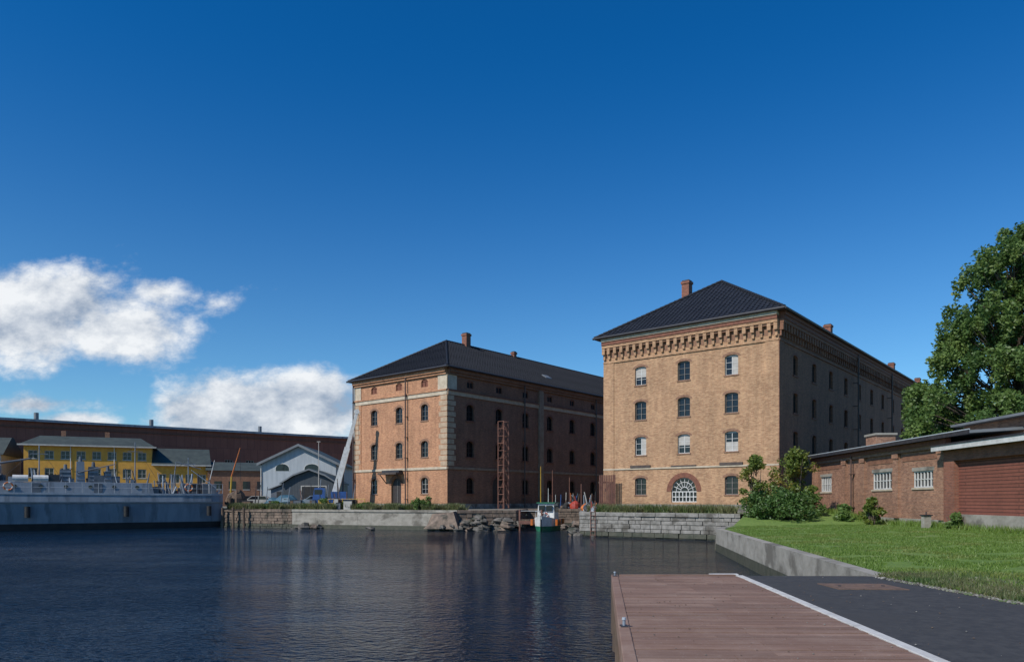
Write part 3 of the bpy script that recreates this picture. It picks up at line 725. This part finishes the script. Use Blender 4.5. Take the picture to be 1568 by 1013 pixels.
wall(mb,PS,0,15.8,1,10.4,ops,'orange'); mb.poly([(0,0,1),(0,9,1),(0,9,10.4),(0,0,10.4)],'orange'); mb.poly([(15.8,0,1),(15.8,9,1),(15.8,9,10.4),(15.8,0,10.4)],'orange')
tr.hexa([(-.6,-.6,10.4),(16.4,-.6,10.4),(16.4,9.6,10.4),(-.6,9.6,10.4),(1.5,2.5,11.9),(14.2,2.5,11.9),(14.2,6,11.9),(1.5,6,11.9)],'sheetD')
tr.box(-.65,16.45,-.68,-.605,10.3,10.5,'blind')
for x in (4,9.5): tr.box(x,x+.6,3,3.6,11.5,12.7,'brickD')
for x in (5.6,11): pipe(tr,PS,x,GZ,10.3,-.1,'white',.05)
ops=[]
for i in range(4):
    u=17.2+i*1.8; o=dict(u0=u-.5,u1=u+.5,v0=5.3,v1=6.6); ops.append(o); window(wn,PS,o,'blind',.14,2,2,fw=.08)
    o=dict(u0=u-.5,u1=u+.5,v0=2.7,v1=4.2); ops.append(o); window(wn,PS,o,'blind',.14,2,2,fw=.08)
wall(mb,PS,15.8,23.4,1,7.9,ops,'orange'); mb.poly([(23.4,0,1),(23.4,9,1),(23.4,9,7.9),(23.4,0,7.9)],'orange')
tr.hexa([(15.8,-.5,7.9),(23.8,-.5,7.9),(23.8,9.5,7.9),(15.8,9.5,7.9),(15.8,4,10.6),(23.6,4,10.6),(23.6,5,10.6),(15.8,5,10.6)],'sheetD')
tr.box(15.8,23.85,-.58,-.505,7.8,8.0,'blind')
mb.obj('walls',YB); wn.obj('windows',YB); tr.obj('roof_and_trim',YB)
SB=E('grey_shed',(-78,97,0),.3); mb=MB(); mb.box(0,8.5,0,8,1,9.0,'shipW'); mb.hexa([(-.4,-.4,9),(8.9,-.4,9),(8.9,8.4,9),(-.4,8.4,9),(-.2,3.6,11.6),(8.7,3.6,11.6),(8.7,4.4,11.6),(-.2,4.4,11.6)],'sheetD')
for i in range(4): mb.box(.8+i*2,2+i*2,-.04,0,6,7.4,'glass')
mb.obj('walls_and_roof',SB)
GBx=px(458,95); GBH=E('gabled_boathouse',(GBx,95,0),.06); mb=MB(); w=4.75; ze=7.6; za=9.9
mb.poly([(-w,0,1),(w,0,1),(w,0,ze),(0,0,za),(-w,0,ze)],'lightgrey'); mb.poly([(-w,0,1),(-w,14,1),(-w,14,ze),(-w,0,ze)],'lightgrey'); mb.poly([(w,0,1),(w,14,1),(w,14,ze),(w,0,ze)],'lightgrey')
for s in (-1,1):
    mb.hexa([(0,-.5,za+.0),(s*(w+.5),-.5,ze-.24),(s*(w+.5),14.5,ze-.24),(0,14.5,za),(0,-.5,za+.18),(s*(w+.5),-.5,ze-.06),(s*(w+.5),14.5,ze-.06),(0,14.5,za+.18)],'sheetD')
    mb.hexa([(0,-.56,za-.12),(s*(w+.55),-.56,ze-.38),(s*(w+.55),-.505,ze-.38),(0,-.505,za-.12),(0,-.56,za+.2),(s*(w+.55),-.56,ze-.04),(s*(w+.55),-.505,ze-.04),(0,-.505,za+.2)],'sheet')
for (a,b_) in ((-3.0,-1.3),(.7,2.6)):
    n=8; c=(a+b_)/2; rr=(b_-a)/2; z=6.9
    mb.poly([(c-rr-.1,-.02,z-.35),(c+rr+.1,-.02,z-.35)]+[(c+(rr+.1)*math.cos(math.pi*i/n),-.02,z+.7*math.sin(math.pi*i/n)) for i in range(n+1)],'white')
    mb.poly([(c-rr,-.04,z-.3),(c+rr,-.04,z-.3)]+[(c+rr*math.cos(math.pi*i/n),-.04,z+.6*math.sin(math.pi*i/n)) for i in range(n+1)],'glass')
mb.cyl((-w-.1,-.1,1.8),(-w-.1,-.1,ze-.3),.06,.06,6,'white')
mb.obj('walls_and_roof',GBH)
AS=E('gabled_dark_shed',(px(474,87),87,0),.06); mb=MB(); w=3.2; hz=4.7
prof=[(-w,hz),(-w*.55,hz+1.0),(0,hz+1.7),(w*.55,hz+1.0),(w,hz)]
mb.poly([(-w,0,1)]+[(w,0,1)]+[(x,0,z) for x,z in prof[::-1]],'shedG')
mb.box(-w,-w+.02,0,8,1,hz,'shedG'); mb.box(w-.02,w,0,8,1,hz,'shedG')
for (x0,z0),(x1,z1) in zip(prof,prof[1:]):
    mb.hexa([(x0*1.06,-.4,z0),(x1*1.06,-.4,z1),(x1*1.06,8,z1),(x0*1.06,8,z0),(x0*1.06,-.4,z0+.16),(x1*1.06,-.4,z1+.16),(x1*1.06,8,z1+.16),(x0*1.06,8,z0+.16)],'sheetD')
    mb.hexa([(x0*1.07,-.46,z0-.05),(x1*1.07,-.46,z1-.05),(x1*1.07,-.405,z1-.05),(x0*1.07,-.405,z0-.05),(x0*1.07,-.46,z0+.14),(x1*1.07,-.46,z1+.14),(x1*1.07,-.405,z1+.14),(x0*1.07,-.405,z0+.14)],'sheet')
mb.box(-.9,1.9,-.03,-.004,GZ,4.4,'rubberOpening')  # flat black panel painted as the dark inside of the open doorway
for a,b_ in ((-1.02,-.9),(1.9,2.02)): mb.box(a,b_,-.05,-.004,GZ,4.52,'blind')
mb.box(-.9,1.9,-.05,-.031,4.4,4.52,'blind'); mb.obj('walls_and_roof',AS)
# low lean-to left of the shed
mb=MB(); x=px(430,88); mb.hexa([(x-1.2,88,GZ),(x+1.3,88,GZ),(x+1.3,92,GZ),(x-1.2,92,GZ),(x-1.2,88,4.0),(x+1.3,88,5.0),(x+1.3,92,5.0),(x-1.2,92,4.0)],'shipM')
mb.hexa([(x-1.5,87.7,4.0),(x+1.3,87.7,5.05),(x+1.3,92,5.05),(x-1.5,92,4.0),(x-1.5,87.7,4.12),(x+1.3,87.7,5.17),(x+1.3,92,5.17),(x-1.5,92,4.12)],'sheet'); mb.box(x-.5,x+.4,87.95,87.995,GZ,3.8,'rubberOpening'); mb.obj('lean_to_shed')
mb=MB(); x=px(488,84); mb.cyl((x,84,GZ),(x,84,9.5),.06,.04,8,'blind'); mb.cyl((x-.2,84,9.5),(x+.2,84,9.5),.05,.05,6,'blind'); mb.obj('flagpole')  # thin flagpole mast with a short crossbar, carries no lamp
FB=E('brick_outbuilding',(px(318,108),108,0),.4); mb=MB(); mb.box(0,9,0,7,1,7.2,'brickD'); mb.hexa([(-.3,-.3,7.2),(9.3,-.3,7.2),(9.3,7.3,7.2),(-.3,7.3,7.2),(-.2,3.3,8.6),(9.2,3.3,8.6),(9.2,3.7,8.6),(-.2,3.7,8.6)],'sheetD')
for i in range(4): mb.box(.9+i*2,1.9+i*2,-.03,0,4.4,5.6,'glass'); mb.box(.9+i*2,1.9+i*2,-.05,-.031,4.3,4.38,'white')
mb.obj('walls_and_roof',FB)
CR=E('mobile_crane',(px(512,79),79,0),.15); mb=MB()
mb.box(-2.2,2.0,-1,1,2.5,2.9,'blue'); mb.hexa([(-2.2,-1,2.9),(-.9,-1,2.9),(-.9,1,2.9),(-2.2,1,2.9),(-2.0,-.9,4.1),(-.95,-.9,4.1),(-.95,.9,4.1),(-2.0,.9,4.1)],'blue')
mb.box(-2.0,-1.2,-.96,-.93,3.3,3.9,'glass')
mb.box(-.3,1.3,-.8,.8,2.9,3.7,'blue')
for x in (-1.5,.6,1.5): 
    for y in (-.9,.75): mb.cyl((x,y-.08,2.3),(x,y+.18,2.3),.45,.45,14,'rubberOpening')
def beam(a,b_,w0,w1,m):
    a=Vector(a);b_=Vector(b_);d=(b_-a).normalized();y=Vector((0,1,0));x=d.cross(y).normalized()
    mb.hexa([a-x*w0-y*w0,a+x*w0-y*w0,a+x*w0+y*w0,a-x*w0+y*w0,b_-x*w1-y*w1,b_+x*w1-y*w1,b_+x*w1+y*w1,b_-x*w1+y*w1],m)
beam((.1,0,3.6),(1.4,0,8.5),.34,.29,'white'); beam((1.32,0,8.2),(2.4,0,12.3),.22,.16,'white'); beam((.9,0,3.3),(.95,0,6.0),.1,.07,'gutter')
mb.cyl((2.4,-.2,12.4),(2.4,.2,12.4),.28,.28,10,'white'); mb.cyl((2.6,0,12.2),(2.6,0,9.5),.02,.02,4,'gutter')
mb.obj('truck_and_boom',CR)
mb=MB(); x=px(352,84); mb.cyl((x,84,GZ),(x+.2,84,5.5),.12,.1,8,'yellow'); mb.cyl((x+.2,84,5.5),(x+1.2,84,8.8),.09,.05,6,'orangep'); mb.cyl((x+1.2,84,8.8),(x+1.2,84,5.0),.02,.02,4,'gutter'); mb.obj('loading_davit')
def car(name,x,y,rz,m='carpaint'):
    e=E(name,(x,y,GZ),rz); mb=MB()
    pr=[(-2.1,.35),(-2.15,.75),(-1.9,.95),(-1.2,1.0),(-.6,1.42),(.9,1.45),(1.7,1.0),(2.1,.9),(2.15,.4)]
    for s in (-1,1): mb.poly([(p,s*.82,z) for p,z in (pr if s<0 else pr[::-1])],m)
    for (a,b_),(c,d) in zip(pr,pr[1:]+pr[:1]): mb.poly([(a,-.82,b_),(c,-.82,d),(c,.82,d),(a,.82,b_)],m)
    for s in (-1,1):
        mb.poly([(-1.05,s*.826,1.02),(-.55,s*.826,1.36),(.1,s*.826,1.38),(.1,s*.826,1.02)],'glass'); mb.poly([(.18,s*.826,1.02),(.18,s*.826,1.38),(.85,s*.826,1.38),(1.45,s*.826,1.02)],'glass')
        for xx in (-1.35,1.35): mb.cyl((xx,s*.7,.32),(xx,s*.85,.32),.32,.32,14,'rubberOpening'); mb.cyl((xx,s*.84,.32),(xx,s*.862,.32),.18,.18,10,'shipL')
    mb.poly([(-1.17,-.7,1.03),(-1.17,.7,1.03),(-.65,.65,1.40),(-.65,-.65,1.40)],'glass')
    mb.obj('body',e)
car('parked_car',px(483,80),80,.35); car('parked_car',px(375,88),88,.1,'shipD'); car('parked_car',px(395,86),86,.2,'blind')
mb=MB(); 
for i in range(5): 
    x=px(352+i*5,79+i*.2); y=79+i*.3; mb.cyl((x,y,GZ),(x,y,GZ+R.uniform(.8,1.2)),.3,.3,12,R.choice(['rust','wood','gutter']))
mb.obj('oil_drums')
mb=MB(); mb.blob((px(362,80),80,GZ+.9),(1.1,.9,1.1),'wood',.2,4); mb.blob((px(440,80),80,GZ+.5),(1.6,1,1.0),'tarp',.2,9); mb.blob((px(418,81),81,GZ+.4),(1.0,.8,.8),'tarp',.2,12); mb.obj('tarpaulin_covered_stack')
mb=MB()
for i in range(34):
    p=R.uniform(370,560); Y=R.uniform(75.5,80) if p<500 else R.uniform(72.5,75); x=px(p,Y); s=R.uniform(.3,.9); hh=R.uniform(.25,1.1)
    mm=R.choice(['orangep','blind','blue','wood','gutter','yellow','wood','rust','shipM','wood'])
    mb.box(x,x+s,Y,Y+s,GZ,GZ+hh,mm); mb.box(x-.03,x+s+.03,Y-.03,Y+s+.03,GZ+hh,GZ+hh+.05,'gutter')
mb.obj('equipment_crates')
mb=MB()
for i in range(22):
    p=R.uniform(350,560); Y=R.uniform(76,84); x=px(p,Y)
    if p>500: Y=R.uniform(72,74.5); x=px(p,Y)
    mb.cyl((x,Y,GZ),(x+R.uniform(-.4,.4),Y,GZ+R.uniform(1,3.2)),.05,.035,6,R.choice(['gutter','wood','rustred','shipL']))
mb.obj('yard_poles')
mb=MB(); x=px(508,76)
for i in range(6): mb.cyl((x+i*.8,74.5-i*.25,GZ),(x+i*.8,74.5-i*.25,GZ+1.1),.03,.03,6,'yellow')
mb.cyl((x,74.5,GZ+1.05),(x+4,73.25,GZ+1.05),.03,.03,6,'yellow'); mb.cyl((x,74.5,GZ+.6),(x+4,73.25,GZ+.6),.03,.03,6,'yellow'); mb.obj('safety_railing')
# ------------------------------------------------------------------ warship
sd=Vector((-.854,-.52)).normalized(); SH=E('naval_patrol_ship',(-31.6,78.4,0),math.atan2(sd.y,sd.x))
mb=MB(); st=[0,.4,1.2,4,10,18,26,34,40,45,48]
bw=[2.6,2.9,3.1,3.35,3.5,3.6,3.5,3.1,2.3,1.1,.1]; bk=[2.2,2.4,2.6,2.85,3.0,3.1,2.95,2.4,1.5,.5,.03]
dz=[3.45,3.45,3.45,3.45,3.45,3.5,3.6,3.8,4.1,4.5,4.7]
secs=[]
for x,b0,b1,d in zip(st,bw,bk,dz):
    secs.append([(x,0,-.9),(x,b1*.7,-.8),(x,b1,0.0),(x,b1+(b0-b1)*.25,.6),(x,b0-.1,2.45),(x,b0,2.52),(x,b0+.06,2.62),(x,b0,d-.2),(x,b0+.05,d-.18),(x,b0+.05,d),(x,0,d)])
mats=['shipD','shipD','shipD','shipL','shipW','shipW','shipL','shipW','shipW','shipM']
for s in (1,-1):
    for A,B in zip(secs,secs[1:]):
        for k in range(10):
            f=lambda p:(p[0],p[1]*s,p[2])
            mb.poly([f(A[k]),f(B[k]),f(B[k+1]),f(A[k+1])],mats[k])
mb.poly([(p[0],p[1],p[2]) for p in secs[0]]+[(p[0],-p[1],p[2]) for p in secs[0][::-1]],'shipL')
mb.obj('hull',SH)
mb=MB()
D=3.46
def hs(x0,x1,w,z0,z1,m='shipL',tp=.2):
    mb.hexa([(x0,-w,z0),(x1,-w,z0),(x1,w,z0),(x0,w,z0),(x0+tp,-w+tp*.4,z1),(x1-tp,-w+tp*.4,z1),(x1-tp,w-tp*.4,z1),(x0+tp,w-tp*.4,z1)],m)
hs(6.5,26,2.6,D,D+1.0,'shipL'); hs(26,36,2.3,D,D+2.6,'shipL'); hs(28,33,1.8,D+2.6,D+4.6,'shipL')
for i in range(6): mb.box(27+i*1.4,27.8+i*1.4,2.26,2.32,D+1.5,D+2.1,'glass')
for i in range(9): mb.cyl((8+i*2,2.55,D+.6),(8+i*2,2.62,D+.6),.17,.17,10,'glass')
for i in range(3): mb.box(11+i*5,11.7+i*5,2.5,2.62,D+.02,D+.92,'shipM')
mb.cyl((20.6,.3,D+1),(20.6,.3,D+1.9),1.1,1.1,16,'shipL'); mb.blob((20.6,.3,D+2.2),(1.45,1.35,1.15),'shipL',.03,3,14,10); mb.cyl((20.2,.3,D+2.6),(16.8,.3,D+3.3),.12,.08,8,'shipM')
mb.box(22,24.5,-.8,1.6,D+1,D+2.3,'shipM'); mb.box(25,27.5,-1,1.9,D+2,D+3.9,'shipL')
for i in range(5): mb.box(21.9+i*.5,22.1+i*.5,1.6,1.66,D+1.1,D+2.2,'shipL')
for i,(x,w,hh) in enumerate(((11.2,1.0,1.6),(12.4,.8,2.1),(13.5,1.1,1.3),(10.1,.7,1.2))):
    hs(x,x+w,.9,D+1,D+1+hh,'shipL' if i%2 else 'shipM',.08); mb.cyl((x+w/2,.5,D+1+hh),(x+w/2,.5,D+1.5+hh),.18,.12,8,'shipM')
    for q in range(3): mb.box(x+.1,x+w-.1,.88,.93,D+1.2+q*.4,D+1.35+q*.4,'shipM' if i%2 else 'shipL')
mb.box(9.4,10.1,-.5,.9,D+1,D+1.7,'shipM'); mb.cyl((14.8,.2,D+1),(14.8,.2,D+1.7),.5,.5,12,'shipM')
mb.cyl((13,.9,D+2),(9.8,1.1,D+2.9),.07,.05,6,'shipM')
for i in range(60):
    x=R.uniform(.3,6.4); y=R.uniform(-1.8,2.3); hh=R.uniform(.3,2.2)
    if R.random()<.65: mb.cyl((x,y,D),(x+R.uniform(-.5,.5),y,D+hh),R.uniform(.03,.16),R.uniform(.02,.1),8,R.choice(['shipL','shipM','shipW','shipM','gutter']))
    else: mb.box(x,x+R.uniform(.3,.8),y,y+.5,D,D+hh*.5,R.choice(['shipL','shipM','shipM','redp' if i%6==0 else 'gutter']))
for i in range(80):
    x=R.uniform(7,30); y=R.uniform(-1.5,2.2); hh=R.uniform(.3,1.7)
    if R.random()<.65: mb.cyl((x,y,D+1),(x+R.uniform(-.3,.3),y,D+1+hh),R.uniform(.03,.12),.04,8,R.choice(['shipL','shipM','shipW','gutter']))
    else: mb.box(x,x+R.uniform(.3,1.0),y,y+.4,D+1,D+1+hh*.45,R.choice(['shipL','shipM','gutter']))
for x,hm in ((8,5.2),(16.2,4.6),(3,3.8)):
    mb.cyl((x,0,D),(x,0,D+hm),.07,.04,6,'shipL'); mb.cyl((x-.7,0,D+hm*.82),(x+.7,0,D+hm*.82),.03,.03,5,'shipL'); mb.cyl((x,0,D+hm*.95),(x+3.2,1.5,D+1),.012,.012,4,'gutter'); mb.cyl((x,0,D+hm*.95),(x-2.4,1.5,D+.5),.012,.012,4,'gutter')
mb.cyl((.6,2.0,D+.6),(3,2.2,D+2.4),.06,.04,6,'white'); mb.cyl((1.2,0,D),(.4,0,D+3.6),.05,.03,6,'white')
mb.cyl((4.6,.3,D),(4.2,.3,D+3.3),.06,.04,6,'shipL'); mb.cyl((4.2,.3,D+3.3),(1.8,.4,D+2.6),.05,.04,6,'shipL')
for x in (3.3,18.5): 
    for i in range(12):
        a0=2*math.pi*i/12;a1=2*math.pi*(i+1)/12
        mb.cyl((x+.35*math.cos(a0),2.7,D+.6+.35*math.sin(a0)),(x+.35*math.cos(a1),2.7,D+.6+.35*math.sin(a1)),.07,.07,6,'orangep' if i%3 else 'white')
for x in (15.4,17): mb.cyl((x,2.2,D+1.35),(x+1.2,2.2,D+1.35),.32,.32,12,'white')
for a in ((29.5,-.5),(29.5,.5),(31,0)): mb.cyl((a[0],a[1],D+4.6),(30,0,D+9),.07,.05,6,'shipL')
mb.box(29,31,-1,1,D+7,D+7.1,'shipM')
for s in (1,-1):
    pts=[(x,(b0-.1)*s,d) for x,b0,d in zip(st,bw,dz)]
    for a,b_ in zip(pts,pts[1:]):
        n=max(1,int((b_[0]-a[0])/1.3))
        for i in range(n):
            q=Vector(a).lerp(Vector(b_),i/n); mb.cyl(q,q+Vector((0,0,1.0)),.022,.022,5,'shipW')
        for zz in (.5,1.0): mb.cyl((a[0],a[1],a[2]+zz),(b_[0],b_[1],b_[2]+zz),.015,.015,4,'shipW')
for x in (1.5,9,17,25): mb.cyl((x,3.35+.25,1.2),(x,3.35+.25,2.2),.22,.22,10,'rubberOpening')
mb.obj('superstructure',SH)
# ------------------------------------------------------------------ slip: boat, raft, gear
BT=E('work_boat',(px(838,67.5),67.5,0),math.radians(-104)); mb=MB()
xs=[-2.6,-1.2,.5,1.8,2.9]; bb=[.95,1.1,1.1,.8,.06]; zt=[1.0,1.0,1.05,1.2,1.4]
ss=[[(x,0,-.4),(x,b0*.75,-.1),(x,b0*.95,.45),(x,b0,z),(x,b0-.1,z+.02),(x,b0-.12,z-.3),(x,0,z-.3)] for x,b0,z in zip(xs,bb,zt)]
mm=['shipD','green','white','white','white','sheet']
for s in (1,-1):
    for A,B in zip(ss,ss[1:]):
        for k in range(6): mb.poly([(p[0],p[1]*s,p[2]) for p in (A[k],B[k],B[k+1],A[k+1])],mm[k])
mb.poly([p for p in ss[0]]+[(p[0],-p[1],p[2]) for p in ss[0][::-1]],'white')
mb.hexa([(-1.6,-.8,.7),(.9,-.8,.7),(.9,.8,.7),(-1.6,.8,.7),(-1.5,-.72,2.5),(.6,-.72,2.5),(.6,.72,2.5),(-1.5,.72,2.5)],'white')
mb.box(-1.7,.8,-.85,.85,2.5,2.58,'green')
for y in (-.62,.06): mb.box(.66,.86,y,y+.55,1.75,2.3,'glass')
for x in (-1.3,-.5): mb.box(x,x+.65,-.80,-.74,1.7,2.25,'glass'); mb.box(x,x+.65,.74,.80,1.7,2.25,'glass')
mb.cyl((-.5,0,2.6),(-.5,0,3.9),.03,.02,6,'white'); mb.cyl((-1.5,.5,2.6),(-1.5,.5,3.3),.02,.02,6,'white')
for i in range(12):
    a0=2*math.pi*i/12;a1=2*math.pi*(i+1)/12; mb.cyl((.95,.0+.26*math.cos(a0),1.35+.26*math.sin(a0)),(.95,.26*math.cos(a1),1.35+.26*math.sin(a1)),.06,.06,6,'redp' if i%3 else 'white')
for x in (-1.8,0,1.4):
    for s in (-1,1): mb.cyl((x,s*1.15,.5),(x,s*1.15,1.05),.13,.13,8,'orangep')
for s in (-1,1):
    for x in (1.1,1.8,2.5): mb.cyl((x,s*(.9-(x-1)*.45),1.1),(x,s*(.9-(x-1)*.45),1.75),.02,.02,5,'white')
    mb.cyl((1.1,s*.9,1.75),(2.5,s*.22,1.75),.02,.02,5,'white')
mb.obj('hull_and_cabin',BT)
mb=MB(); x0=px(795,67); 
for i in range(9): mb.box(x0+i*.24,x0+i*.24+.21,66.4,68.2,.9,1.0,'wood')
mb.box(x0,x0+2.1,66.4,66.55,.6,.9,'rustred'); mb.box(x0,x0+2.1,68,68.2,.6,.9,'rustred')
for a in (0,2.0): mb.cyl((x0+a+.05,66.5,-.6),(x0+a+.05,66.5,1.9),.09,.09,8,'rustred')
mb.cyl((x0,66.5,1.8),(x0+2.1,66.5,1.8),.03,.03,6,'white'); mb.obj('timber_landing_stage')
mb=MB()
for i in range(60):
    p=R.uniform(858,912); Y=R.uniform(58.5,66) if p>885 else 77.9+R.uniform(0,2)
    x=px(p,Y); z=GZ; s=R.uniform(.2,.5); m_=R.choice(['orangep','blue','tarp','blind','redp','tarp','wood','rubberOpening','wood','gutter','shipL'])
    if p>885: x=max(x,6.5)
    if R.random()<.5: mb.blob((x,Y,z+s*.6),(s,s,s*.9),m_,.25,i,8,6)
    else: mb.cyl((x,Y,z),(x+R.uniform(-.4,.4),Y,z+R.uniform(.5,1.8)),.05,.04,8,m_)
mb.obj('fishing_gear')
mb=MB(); 
for i in range(10): mb.box(7.55+i*.13,7.55+i*.13+.10,63.0-i*.1,63.08-i*.1,GZ,GZ+3.1,'rustred')
mb.box(7.5,8.85,63.1,63.2,GZ+.6,GZ+.75,'wood'); mb.box(7.5,8.85,63.1,63.2,GZ+2.4,GZ+2.55,'wood'); mb.obj('corrugated_sheet_screen')
mb=MB()
for p,Y,h_ in ((828,79,4.6),(846,80,4.2),(890,66,2.4),(872,79,3.4)):
    x=px(p,Y); mb.cyl((x,Y,GZ),(x,Y,GZ+h_),.05,.04,6,'yellow' if p==828 else 'rustred')
mb.obj('mooring_posts')
mb=MB(); a=Vector((6.1,56.62)); 
for o in (0,.4): mb.cyl((a.x+o*.81,a.y-o*.59-.12,0),(a.x+o*.81,a.y-o*.59-.12,GZ+.9),.03,.03,6,'rustred')
for i in range(9): mb.cyl((a.x,a.y-.12,.1+i*.3),(a.x+.324,a.y-.236-.12,.1+i*.3),.02,.02,5,'rustred')
mb.obj('quay_ladder')
# ------------------------------------------------------------------ world, sun, camera
el=math.radians(42); az=Vector((-.76,-.65)).normalized()
Sv=Vector((az.x*math.cos(el),az.y*math.cos(el),math.sin(el)))
ld=bpy.data.lights.new('sun','SUN'); ld.energy=4.1; ld.angle=math.radians(.5); ld.color=(1,.95,.875)
lo=bpy.data.objects.new('sun',ld); SC.collection.objects.link(lo); lo.rotation_euler=Sv.to_track_quat('Z','Y').to_euler(); lo.location=(-60,-40,80)
W=bpy.data.worlds.new('World'); SC.world=W; W.use_nodes=True; t=NT(W.node_tree); bg=W.node_tree.nodes['Background']
sk=t.n('ShaderNodeTexSky',sky_type='NISHITA'); sk.sun_disc=False; sk.sun_elevation=el; sk.sun_rotation=math.atan2(az.x,az.y)%(2*math.pi)
sk.air_density=1.0; sk.dust_density=.3; sk.ozone_density=4.0
tc=t.n('ShaderNodeTexCoord').outputs['Generated']; sp=t.n('ShaderNodeSeparateXYZ'); t.l(tc,sp.inputs[0])
tint=t.mix(t.ramp(sp.outputs[2],-.10,.56),(.82,1.12,1.20,1),(.04,.63,1.12,1))
skc=t.mix(1.0,sk.outputs[0],tint,'MULTIPLY')
ya=t.m('MAXIMUM',sp.outputs[1],.05); u=t.m('DIVIDE',sp.outputs[0],ya); v=t.m('DIVIDE',sp.outputs[2],ya)
def cvec(du,dv):
    cb=t.n('ShaderNodeCombineXYZ'); t.l(t.m('ADD',u,du),cb.inputs[0]); t.l(t.m('MULTIPLY',t.m('ADD',v,dv),1.5),cb.inputs[1]); cb.inputs[2].default_value=1.7; return cb.outputs[0]
def ell(cu,cv,ru,rv,amp=1.0):
    a=t.m('POWER',t.m('ABSOLUTE',t.m('DIVIDE',t.m('SUBTRACT',u,cu),ru)),2.0); b_=t.m('POWER',t.m('ABSOLUTE',t.m('DIVIDE',t.m('SUBTRACT',v,cv),rv)),2.0)
    return t.m('MULTIPLY_ADD',t.m('SQRT',t.m('ADD',a,b_)),-amp,amp)
mk=ell(-.68,.258,.24,.088,1.25)
for args in ((-.56,.235,.13,.055,1.0),(-.30,.120,.175,.072,1.3),(-.37,.110,.14,.052,1.2),(-.60,.108,.07,.020,1.2),(-.66,.13,.13,.02,.75),(-.48,.285,.07,.03,.6),(-.40,.27,.05,.02,.35)):
    mk=t.m('MAXIMUM',mk,ell(*args))
def dens(du,dv): return t.noise(cvec(du,dv),7,11,.62)
n0=dens(0,0); n1=dens(-.020,.026)
d=t.m('ADD',t.m('MULTIPLY',mk,.75),t.m('MULTIPLY',t.m('SUBTRACT',n0,.5),2.0))
al=t.ramp(d,-.02,.48)
al=t.m('MULTIPLY',al,t.m('GREATER_THAN',sp.outputs[1],.06))
lit=t.m('MULTIPLY_ADD',t.m('SUBTRACT',n0,n1),3.6,.56,clamp=True)
ccol=t.mix(lit,(3.2,3.9,5.0,1),(8.7,8.9,9.1,1))
fin=t.mix(t.m('MULTIPLY',al,.96),skc,ccol)
t.l(fin,bg.inputs[0]); bg.inputs[1].default_value=.105
cd=bpy.data.cameras.new('camera'); co=bpy.data.objects.new('camera',cd); SC.collection.objects.link(co); SC.camera=co
co.location=(0,0,2.8); co.rotation_euler=(math.radians(90),0,0); cd.sensor_width=36; cd.lens=36*1115/1568; cd.shift_y=(765-506.5)/1568; cd.clip_start=.1; cd.clip_end=6000
